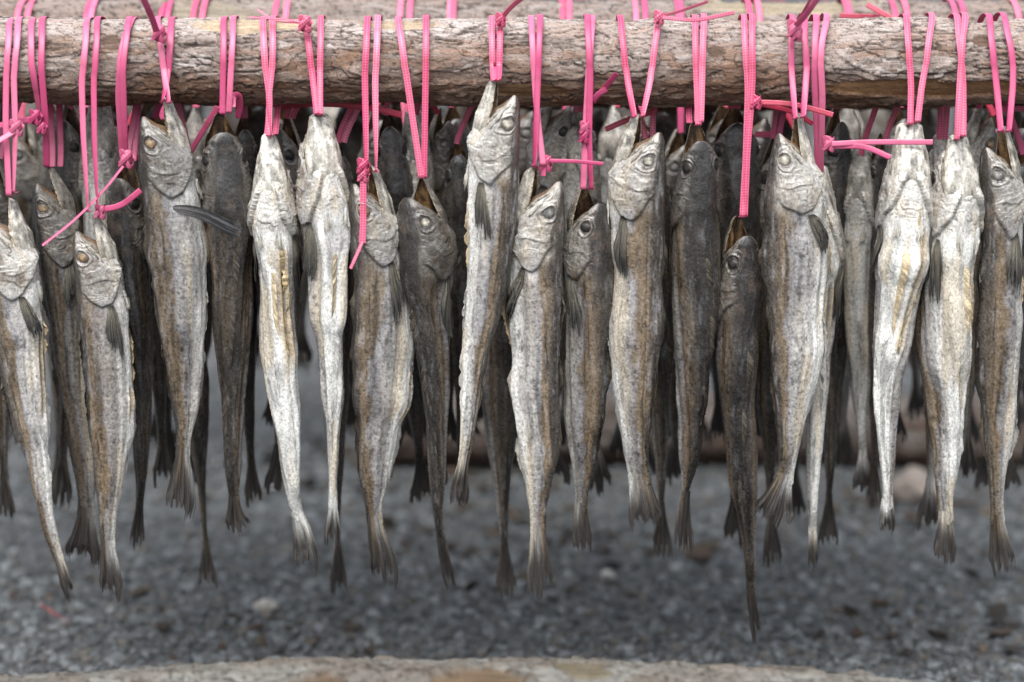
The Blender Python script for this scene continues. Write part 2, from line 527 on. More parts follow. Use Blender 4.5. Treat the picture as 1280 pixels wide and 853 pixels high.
    # fine black cracks along the lateral line, white dots painted as glints, dark specks
    lc_ = lat - .10 + .02 * vn(al / .03, seed, 2, sd + 33) + .006 * vn(al / .006, seed, 3, sd + 34)
    ck = gauss((ta - lc_) * R * PI / mm, .7) * sst(-.1, .25, vn(al / .05, seed, 4, sd + 35)) * body
    col = col * (1 - .75 * ck[:, :, None])
    sp1 = sst(.32, .6, fbm(cu / .0014, cv / .0014, al / .0022, sd + 36, 2)) * (.3 + .7 * body)
    sp2 = sst(.30, .6, fbm(cu / .0016, cv / .0016, al / .0026, sd + 37, 2)) * (.3 + .7 * body) * (1 - .5 * sst(.7, .85, tt))
    col = col * (1 - .55 * sp2[:, :, None])
    col = lerp(col, (np.array([.62, .62, .63]) * (.30 + .75 * tone))[None, None, :] * np.ones_like(col), (sp1 * .12)[:, :, None])
    # tail root goes dark
    col = col * (1 - .35 * tail_dark * sst(.80, 1.0, S)[:, :, None] * (0.6 + .4 * sst(-.3, .3, f2))[:, :, None])
    fc = np.stack([cu * np.ones_like(S), cv * np.ones_like(S), al * np.ones_like(th)], -1) + rng.rand(3) * 3
    fc[:, :, 2] += 0
    G = Geo()
    G.add(P[i0:], grid_faces(n - i0, m), np.clip(col[i0:], .008, .8), fc[i0:])
    Nn = dv[:, None, :] * nd_[:, :, 0:1] + lv[:, None, :] * nd_[:, :, 1:2]

    def surf(sv, tv):
        """point and outward normal of the body at fraction sv, angle tv"""
        fi = np.interp(sv, s, np.arange(n))
        fj = (np.asarray(tv) / (2 * PI) * m) % m
        i = np.clip(fi.astype(int), 0, n - 2)
        j = fj.astype(int) % m
        j2 = (j + 1) % m
        u = (fi - i)[..., None]
        v = (fj - np.floor(fj))[..., None]
        def g(A):
            return (A[i, j] * (1 - u) + A[i + 1, j] * u) * (1 - v) + (A[i, j2] * (1 - u) + A[i + 1, j2] * u) * v
        N = g(Nn)
        return g(P), N / np.linalg.norm(N, axis=-1)[..., None]
    # ---- lower jaw: a trough that runs into the throat, part of the same skin
    nj, mj = int(90 * res), int(56 * res)
    JL = .125
    vent = abs(psi) > 120
    sj = np.linspace(0, sm + JL, nj)
    aj = np.interp(sj, s, a); bj = np.interp(sj, s, b)
    x = np.clip(sj / sm, 0, 1)
    el = np.where(sj <= sm, lerp(jt + .13, -.16, x ** .8), lerp(-.16, -.6, (sj - sm) / JL))
    lo = np.where(sj <= sm, lerp(jt - .15, -.98, x ** .7), lerp(-1.0 if vent else -.985, -.72, sst(.45, 1.0, (sj - sm) / JL)))
    capj = np.sqrt(np.clip(1 - (1 - np.clip(sj / .014, 0, 1)) ** 2, .003, 1))
    capj = capj * (1 - .5 * sst(sm + JL * .7, sm + JL, sj))
    wj = bj * (jw + (1 - jw) * x ** 1.05) * capj * (lerp(1.0, .80, sst(sm + .02, sm + JL, sj)) if vent else lerp(1.0, .84, sst(.6 * sm, sm, sj)) * lerp(1.0, .7, sst(sm, sm + JL, sj)))
    tj = (np.arange(mj) / mj * 2 * PI)[None, :]
    cj, sjn = np.cos(tj), np.sin(tj)
    mid = el[:, None]
    span = ((lo - el) * capj)[:, None]
    uj = np.where(cj < 0, mid + span * np.abs(cj) ** .9, mid + span * .55 * np.abs(cj)) * aj[:, None]
    vj = wj[:, None] * np.sign(sjn) * np.abs(sjn) ** .85
    nzj = fbm(uj / .004, vj / .004, sj[:, None] * L / .02, sd + 40, 3)
    nz2 = vn(uj / .002, vj / .002, sj[:, None] * L / .03, sd + 41)
    dj = mm * (.5 * nzj + .5 * nz2) * np.clip(wj / .006, .1, 1)[:, None]
    uj = uj + dj * np.sign(cj) * np.abs(cj)
    vj = vj + dj * sjn
    Cj, _ = fr(sj)
    dj_ = np.stack([np.interp(sj, s, dv[:, c]) for c in range(3)], 1)
    lj_ = np.stack([np.interp(sj, s, lv[:, c]) for c in range(3)], 1)
    Pj = Cj[:, None, :] + dj_[:, None, :] * uj[:, :, None] + lj_[:, None, :] * vj[:, :, None]
    outc = lerp(np.array([.12, .098, .075]), np.array([.56, .53, .46]), tone)
    amb = sst(-.3, .5, vn(vj / .003, sj[:, None] * L / .03, 0, sd + 42))[:, :, None]
    inc = lerp(np.array([.055, .032, .018]), np.array([.27, .165, .075]), amb)
    rim = np.array([.36, .30, .21]) * (.5 + .6 * tone)
    inner = (cj > 0.12)
    outc = np.where(sst(-.1, .4, nzj)[:, :, None] > .5, outc, outc * .82)
    colj = np.where(inner[:, :, None], inc, outc) * (0.8 + .7 * nzj[:, :, None] + .35 * nz2[:, :, None])
    colj = lerp(colj, rim[None, None, :] * np.ones_like(colj), (np.abs(cj) < .2)[:, :, None] * .7)
    colj = colj * (1 - .45 * sst(.3, .8, -nz2)[:, :, None])
    fcj = np.stack([uj, vj, sj[:, None] * L * np.ones_like(tj)], -1)
    G.add(Pj, grid_faces(nj, mj), np.clip(colj, .01, .8), fcj)
    # ---- lips (maxilla) along both edges of the mouth
    for sg in (1, -1):
        for (t0, t1, rad, e0) in ((.60, .74, 1.5, sm + .02), (.50, .60, 1.25, sm + .035)):
            nl = int(40 * res) + 6
            pl = np.linspace(0, 1, nl)
            sl = lerp(s0 + .012, e0, pl)
            tl = PI * lerp(t0, t1, pl) * sg + (0 if sg > 0 else 2 * PI)
            Q, Nl = surf(sl, tl)
            Tl = np.gradient(Q, axis=0); Tl /= np.linalg.norm(Tl, axis=1)[:, None]
            Bl = np.cross(Tl, Nl)
            rr = rad * mm * (.45 + .75 * pl) * np.sqrt(np.clip(1 - (2 * pl - 1) ** 8, .02, 1))
            aa = np.arange(9) / 9 * 2 * PI
            ring = Q[:, None, :] + Nl[:, None, :] * (np.cos(aa)[None, :, None] * rr[:, None, None] * .9) + Bl[:, None, :] * (np.sin(aa)[None, :, None] * rr[:, None, None] * 1.25)
            ring = ring + (vn(ring[..., 0] / .004, ring[..., 1] / .004, ring[..., 2] / .006, sd + 44) * .0006)[..., None] * Nl[:, None, :]
            lc = lerp(np.array([.11, .09, .07]), np.array([.44, .41, .34]), tone) * (.65 + .5 * rng.rand())
            cl = lc[None, None, :] * (.7 + .4 * vn(ring[..., 0] / .002, ring[..., 1] / .002, ring[..., 2] / .004, sd + 45))[..., None]
            G.add(ring, grid_faces(nl, 9), np.clip(cl, .01, .8))
    org = pt(0.5 * (xl[0] + xr[0]), ytop, D)
    root = thing('dried_fish', label, 'dried fish', org, group)
    G.build('body', M_SKIN, root, org)
    # ---- eyes
    ecol = {'grey': (.30, .29, .27), 'pale': (.52, .48, .40), 'dark': (.035, .03, .03), 'tan': (.36, .25, .15)}[eye]
    if detail >= 1:
        for sg in (1, -1):
            Pe, Ne = surf(np.array([se]), np.array([PI * te * sg + (0 if sg > 0 else 2 * PI)]))
            Pe, Ne = Pe[0], Ne[0]
            t1 = np.cross(Ne, [0.3, .2, 1]); t1 /= np.linalg.norm(t1)
            t2 = np.cross(Ne, t1)
            re = 7.4 * mm * (.9 + .2 * rng.rand())
            ka, kb = 14, 26
            ph = np.linspace(0, PI, ka)[:, None]
            az = (np.arange(kb) / kb * 2 * PI)[None, :]
            rw = 1 + .10 * vn(np.sin(ph) * np.cos(az) * 2.5, np.sin(ph) * np.sin(az) * 2.5, np.cos(ph) * 2, sd + 50)
            Ve = Pe - Ne * (1.0 * mm) + (Ne * (np.cos(ph) * np.ones_like(az) * .52 * re)[..., None]
                 + t1 * (np.sin(ph) * np.cos(az) * re * rw)[..., None] + t2 * (np.sin(ph) * np.sin(az) * re * rw * .9)[..., None])
            r_ = np.sin(ph) * np.ones_like(az)
            base = np.array(ecol)
            ne = vn(np.sin(ph) * np.cos(az) * 5, np.sin(ph) * np.sin(az) * 5, np.cos(ph) * 4, sd + 51)
            ce = lerp(base * 1.1, base * .45, sst(.30, .72, r_ + .22 * ne)[..., None])
            ce = lerp(ce, np.array([.20, .17, .14]) * (.3 + .8 * tone), sst(.80, .98, r_)[..., None])
            ge = Geo(); ge.add(Ve, grid_faces(ka, kb), np.clip(ce * (.8 + .8 * (rw[..., None] - 1) * 4), .01, .7))
            ge.build('eye', M_EYE, root, org)

    def blade(name, s_r, t_r, ln, wd, drift, lf, dark, sg, splay=0.0):
        """fin pressed on or lifted off the flank, with rays and a ragged end"""
        na, nb = int(34 * res) + 6, int(26 * res) + 4
        p = np.linspace(0, 1, na)[:, None]
        w = np.linspace(-1, 1, nb)[None, :]
        prof = np.interp(p, [0, .08, .3, .6, .85, 1], [.26, .42, .62, .80, .92, .85])
        endv = 1 - .10 * np.abs(w) ** 2 - .20 * (w * rng.choice([-1, 1]) * .5 + .5) - .26 * np.abs(vn(w * 4, 0, 0, sd + 60)) - .14 * (vn(w * 11, 0, 0, sd + 61) > .2)
        sv = s_r + ln * p * endv
        rl = np.interp(sv, s, 0.5 * (a + b))
        tv = t_r + drift * p + (w * prof * wd * L) / np.maximum(rl, .006)
        tv = tv if sg > 0 else 2 * PI - tv
        Q, Nq = surf(sv * np.ones_like(w), tv)
        rip = .35 * mm * np.sin(w * 16) * p + .7 * mm * vn(w * 3, p * 3, 0, sd + 62)
        off = .5 * mm + lf * p ** 1.4 + rip + 1.2 * mm * (1 - w ** 2)
        Q = Q + Nq * off[..., None]
        ray = .5 + .5 * np.sin(w * 30 + 2 * vn(w * 3, p * 2, 0, sd + 63))
        c0 = lerp(np.array([.15, .138, .108]), np.array([.042, .040, .036]), sst(.15, .9, p)[..., None]) * (1.3 - dark) * (.35 + .65 * sst(.02, .16, p))[..., None]
        if name == 'pelvic_fin':
            c0 = lerp(pal[4], np.array([.36, .30, .20]), .6 * p[..., None]) * .75
        cc = c0 * (.45 + .95 * ray[..., None]) * np.ones((na, nb, 1))
        g = Geo()
        g.add(Q, grid_faces(na, nb, False), np.clip(cc, .008, .6), np.stack([w * wd * L * np.ones_like(p), 0 * p * w, sv * L], -1))
        return g.build(name, M_FIN, root, org)
    if fins:
        for sg in (1, -1):
            if detail >= 1 and not (pect_out is not None and sg > 0):
                lf = lift[0] if sg > 0 else lift[1]
                blade('pectoral_fin', hl * 1.0, PI * .60, pect_len * (.80 + .38 * rng.rand()), .017 + .007 * rng.rand(), PI * (.02 + .08 * rng.randn()), lf, .25 + .3 * rng.rand(), sg)
            if detail >= 2:
                blade('pelvic_fin', hl * .86, PI * .87, .075, .011, PI * .02, .002, .1, sg)

        def ridge(name, s_a, s_b, tbase, h, lean):
            na, nb = int(60 * res) + 6, 7
            p = np.linspace(0, 1, na)[:, None]
            w = np.linspace(0, 1, nb)[None, :]
            hh = h * np.interp(p, [0, .12, .35, 1], [0.0, .8, 1, .1]) * (.75 + .35 * vn(p * 9, 0, 0, sd + 70) + .15 * vn(p * 40, 0, 0, sd + 71))
            sv = lerp(s_a, s_b, p) + .022 * w
            Q, Nq = surf(sv, (tbase + lean * w * .25) * np.ones_like(p) % (2 * PI))
            Q = Q + Nq * (hh * w - .8 * mm)[..., None]
            ray = .5 + .5 * np.sin(p * (s_b - s_a) * 700 + w)
            ct0 = np.array([.16, .13, .095]); ct1 = np.array([.065, .056, .046])
            if name == 'belly_flap':
                ct0 = np.array([.50, .44, .32]); ct1 = np.array([.40, .31, .19])
            if name == 'anal_fin':
                ct0 = lerp(ct0, pal[4], .7); ct1 = lerp(ct1, pal[4], .4)
            rk = .22 if name != 'dorsal_fin' else .6
            cc = lerp(ct0, ct1, w[..., None]) * (1.2 - rk + rk * ray[..., None]) * (.85 + .3 * vn(p * 14, w * 2, 0, sd + 73))[..., None] * (.5 + .7 * tone)
            g = Geo()
            g.add(Q, grid_faces(na, nb, False), np.clip(cc, .008, .6), np.stack([w * hh, 0 * w * p, sv * L], -1))
            return g.build(name, M_FIN, root, org)
        if detail >= 1:
            le = rng.choice([-1, 1])
            ridge('dorsal_fin', .33, .43, 0.0, 7 * mm, le)
            ridge('dorsal_fin', .48, .62, 0.0, 6 * mm, le)
            ridge('dorsal_fin', .66, .86, 0.0, 6 * mm, -le)
            if detail >= 2 and res > .9 and tone > .55:
                ridge('belly_flap', .29 + .04 * rng.rand(), .47 + .06 * rng.rand(), PI + .12 * le, 9 * mm, -le)
            ridge('anal_fin', .52, .66, PI, 6 * mm, le)
            ridge('anal_fin', .68, .86, PI, 6 * mm, -le)
    if strip is not None:
        for si, (ta0, ta1, sa, sb_, rad) in enumerate(strip):
            nl = 70
            pl = np.linspace(0, 1, nl)
            tl = lerp(ta0, ta1, pl) + .10 * vn(pl * 5, si, 0, sd + 95)
            Q, Nl = surf(lerp(sa, sb_, pl), (PI + tl) % (2 * PI))
            Q = Q + Nl * ((.8 + 1.2 * np.abs(vn(pl * 6, si, 1, sd + 96))) * mm)[:, None]
            Tl = np.gradient(Q, axis=0); Tl /= np.linalg.norm(Tl, axis=1)[:, None]
            Bl = np.cross(Tl, Nl)
            rr = rad * mm * (.55 + .6 * np.abs(vn(pl * 9, si, 2, sd + 97))) * np.sqrt(np.clip(1 - (2 * pl - 1) ** 10, .02, 1))
            aa = np.arange(10) / 10 * 2 * PI
            ring = Q[:, None, :] + Nl[:, None, :] * (np.cos(aa)[None, :, None] * rr[:, None, None] * .6) + Bl[:, None, :] * (np.sin(aa)[None, :, None] * rr[:, None, None] * 1.3)
            cl = np.array([.52, .40, .22]) * (.8 + .5 * vn(ring[..., 0] / .003, ring[..., 1] / .003, ring[..., 2] / .004, sd + 98))[..., None]
            g = Geo(); g.add(ring, grid_faces(nl, 10), np.clip(cl, .02, .7))
            g.build('gut_strip', M_SKIN, root, org)
    # ---- tail fin: a folded fan split into toes
    nt_, nw = int(44 * res) + 6, int(48 * res) + 6
    p = np.linspace(0, 1, nt_)[:, None]
    w = np.linspace(-1, 1, nw)[None, :]
    ts = 0.965 + p[:, 0] * ((yend - tb) / Lpx + .035)
    Ct, Wt = fr(ts)
    Tt = np.gradient(Ct, axis=0); Tt /= np.linalg.norm(Tt, axis=1)[:, None]
    Et = X - Tt * (Tt @ X)[:, None]; Et /= np.linalg.norm(Et, axis=1)[:, None]
    Zt = np.cross(Tt, Et)
    ntoe = toes if toes else rng.randint(3, 6)
    tix = np.floor((np.linspace(0, .9999, nw) + .06 * vn(np.linspace(0, 1, nw) * 3, 0, 0, sd + 80)) * ntoe).astype(int)
    tlen = .80 + .20 * rng.rand(ntoe + 3)
    tlen[rng.randint(0, ntoe)] = 1.0
    lenw = tlen[tix] * (1 - .07 * np.abs(RNG.randn(nw)).clip(0, 2) - .10 * np.abs(vn(np.linspace(0, 9, nw), seed, 0, 5)))
    cent = np.array([np.mean(w[0][tix == k_]) if np.any(tix == k_) else 0 for k_ in range(ntoe + 2)])
    wt = w + (cent[tix][None, :] - w) * .30 * sst(.6, 1, p) ** 1.2
    pe = p * np.where(p > .4, lerp(1, lenw[None, :], sst(.4, 1, p)), 1)
    ii = np.interp(pe, p[:, 0], np.arange(nt_))
    i_ = np.clip(ii.astype(int), 0, nt_ - 2); fr_ = (ii - i_)[..., None]
    def gs(A):
        return A[i_] * (1 - fr_) + A[i_ + 1] * fr_
    cor = (1.6 * mm * np.sin(w * 9 + 3 * vn(w * 2, p, 0, sd + 81)) + .6 * mm * np.sin(w * 34)) * sst(0, .4, p) + 3 * mm * vn(p * 2, w, 0, sd + 82) * p
    Wt_ = gs(Wt[:, None])[..., 0] * (.76 + .24 * sst(0, .4, p) + .28 * sst(.3, .85, p))
    Q = gs(Ct) + gs(Et) * (wt * Wt_)[..., None] + gs(Zt) * (cor + 3.5 * mm * (1 - p) * (1 - w ** 2))[..., None]
    ray = .5 + .35 * np.sin(w * 38 + 5 * vn(w * 3, p * 2, 0, sd + 83)) + .3 * vn(w * 9, p * 1.5, 0, sd + 85)
    be_ = np.arcsin(np.clip(w[0], -.95, .95)); pe_ = math.radians(psi2)
    te_ = np.arctan2(np.cos(pe_) * np.sin(be_) - np.sin(pe_) * np.cos(be_), np.sin(pe_) * np.sin(be_) + np.cos(pe_) * np.cos(be_))
    cb_ = col[-12:-3][:, (np.round((te_ % (2 * PI)) / (2 * PI) * m).astype(int)) % m].mean(0)[None]
    c0 = lerp(cb_, np.array([.045, .042, .04]) * (.7 + .8 * tone), sst(.05, .75, p + .25 * vn(w * 4, p * 3, 0, sd + 84))[..., None])
    c0 = lerp(c0, np.array([.042, .037, .034]), (.25 + tail_dark * .65) * sst(.15, .55, p)[..., None])
    cc = c0 * (.62 + .62 * ray[..., None])
    F = grid_faces(nt_, nw, False).reshape(nt_ - 1, nw - 1, 4)
    keep = np.ones((nt_ - 1, nw - 1), bool)
    cut = np.nonzero(np.diff(tix))[0]
    for c_ in cut:
        keep[int(nt_ * (.66 + .25 * rng.rand())):, c_] = False
    Q2 = Q + gs(Zt) * (-.9 * mm)
    g = Geo()
    kf = np.stack([wt * Wt_, 0 * wt, pe * .06], -1)
    g.add(Q, F[keep], np.clip(cc, .008, .6), kf)
    g.build('tail_fin', M_FIN, root, org)
    # free pectoral fin that sticks out from the flank
    if pect_out is not None:
        (x0, y0, x1, y1, wpx) = pect_out
        A = pt(x0 - 6, y0 - 2, D - .017); B = pt(x1, y1, D - .034)
        na, nb = 40, 24
        p = np.linspace(0, 1, na)[:, None]; w = np.linspace(-1, 1, nb)[None, :]
        ax = (B - A); up = np.array([0, -.35, 1.0]); up = up / np.linalg.norm(up)
        wd = wpx / ppm * np.interp(p, [0, .1, .5, .9, 1], [.22, .34, .62, .85, .8])
        ed = 1 - .22 * np.abs(vn(w * 5, 0, 0, sd + 90)) - .08 * w ** 2 - .1 * (vn(w * 13, 0, 0, sd + 92) > .2)
        Q = A + ax * (p * ed)[..., None] + up * (w * wd + .006 * np.sin(p * PI) )[..., None] + np.array([0, -1.0, 0]) * (.0007 * np.sin(w * 7) * p + .005 * np.sin(p * 3) + .004 * w * p)[..., None]
        ray = .5 + .5 * np.sin(w * 26 + vn(w * 3, p * 2, 0, sd + 91))
        cc = lerp(np.array([.17, .165, .16]), np.array([.075, .078, .085]), p[..., None]) * (.45 + .95 * ray[..., None]) * np.ones((na, nb, 1))
        g = Geo(); g.add(Q, grid_faces(na, nb, False), cc, np.stack([w * wd, 0 * w * p, p * ed * .07], -1))
        g.build('pectoral_fin', M_FIN, root, org)
    return root, org


def simple_rows(x0, y0, x1, y1, hw, tail=0.1, bend=0.0, fl=0.62):
    """outline of a fish from its mouth at x0,y0 to its tail tip at x1,y1 (photo pixels)"""
    st = np.array([0, .05, .10, .16, .22, .30, .42, .55, .66, .77, .86, .92, .96, 1.0, 1.04, 1.09, 1.12])
    wd = np.array([.62, .74, .86, .95, 1.0, .97, .93, .86, .74, .52, .36, .29, .28, .33, .46, fl, fl * .9])
    ye = y0 + (y1 - y0) * st / 1.12
    tt = st / 1.12
    xx = x0 + (x1 - x0) * tt + bend * np.sin(tt * PI)
    return [(float(a), float(c - hw * w_), float(c + hw * w_)) for a, c, w_ in zip(ye, xx, wd)], float(y0 + (y1 - y0) / 1.12)


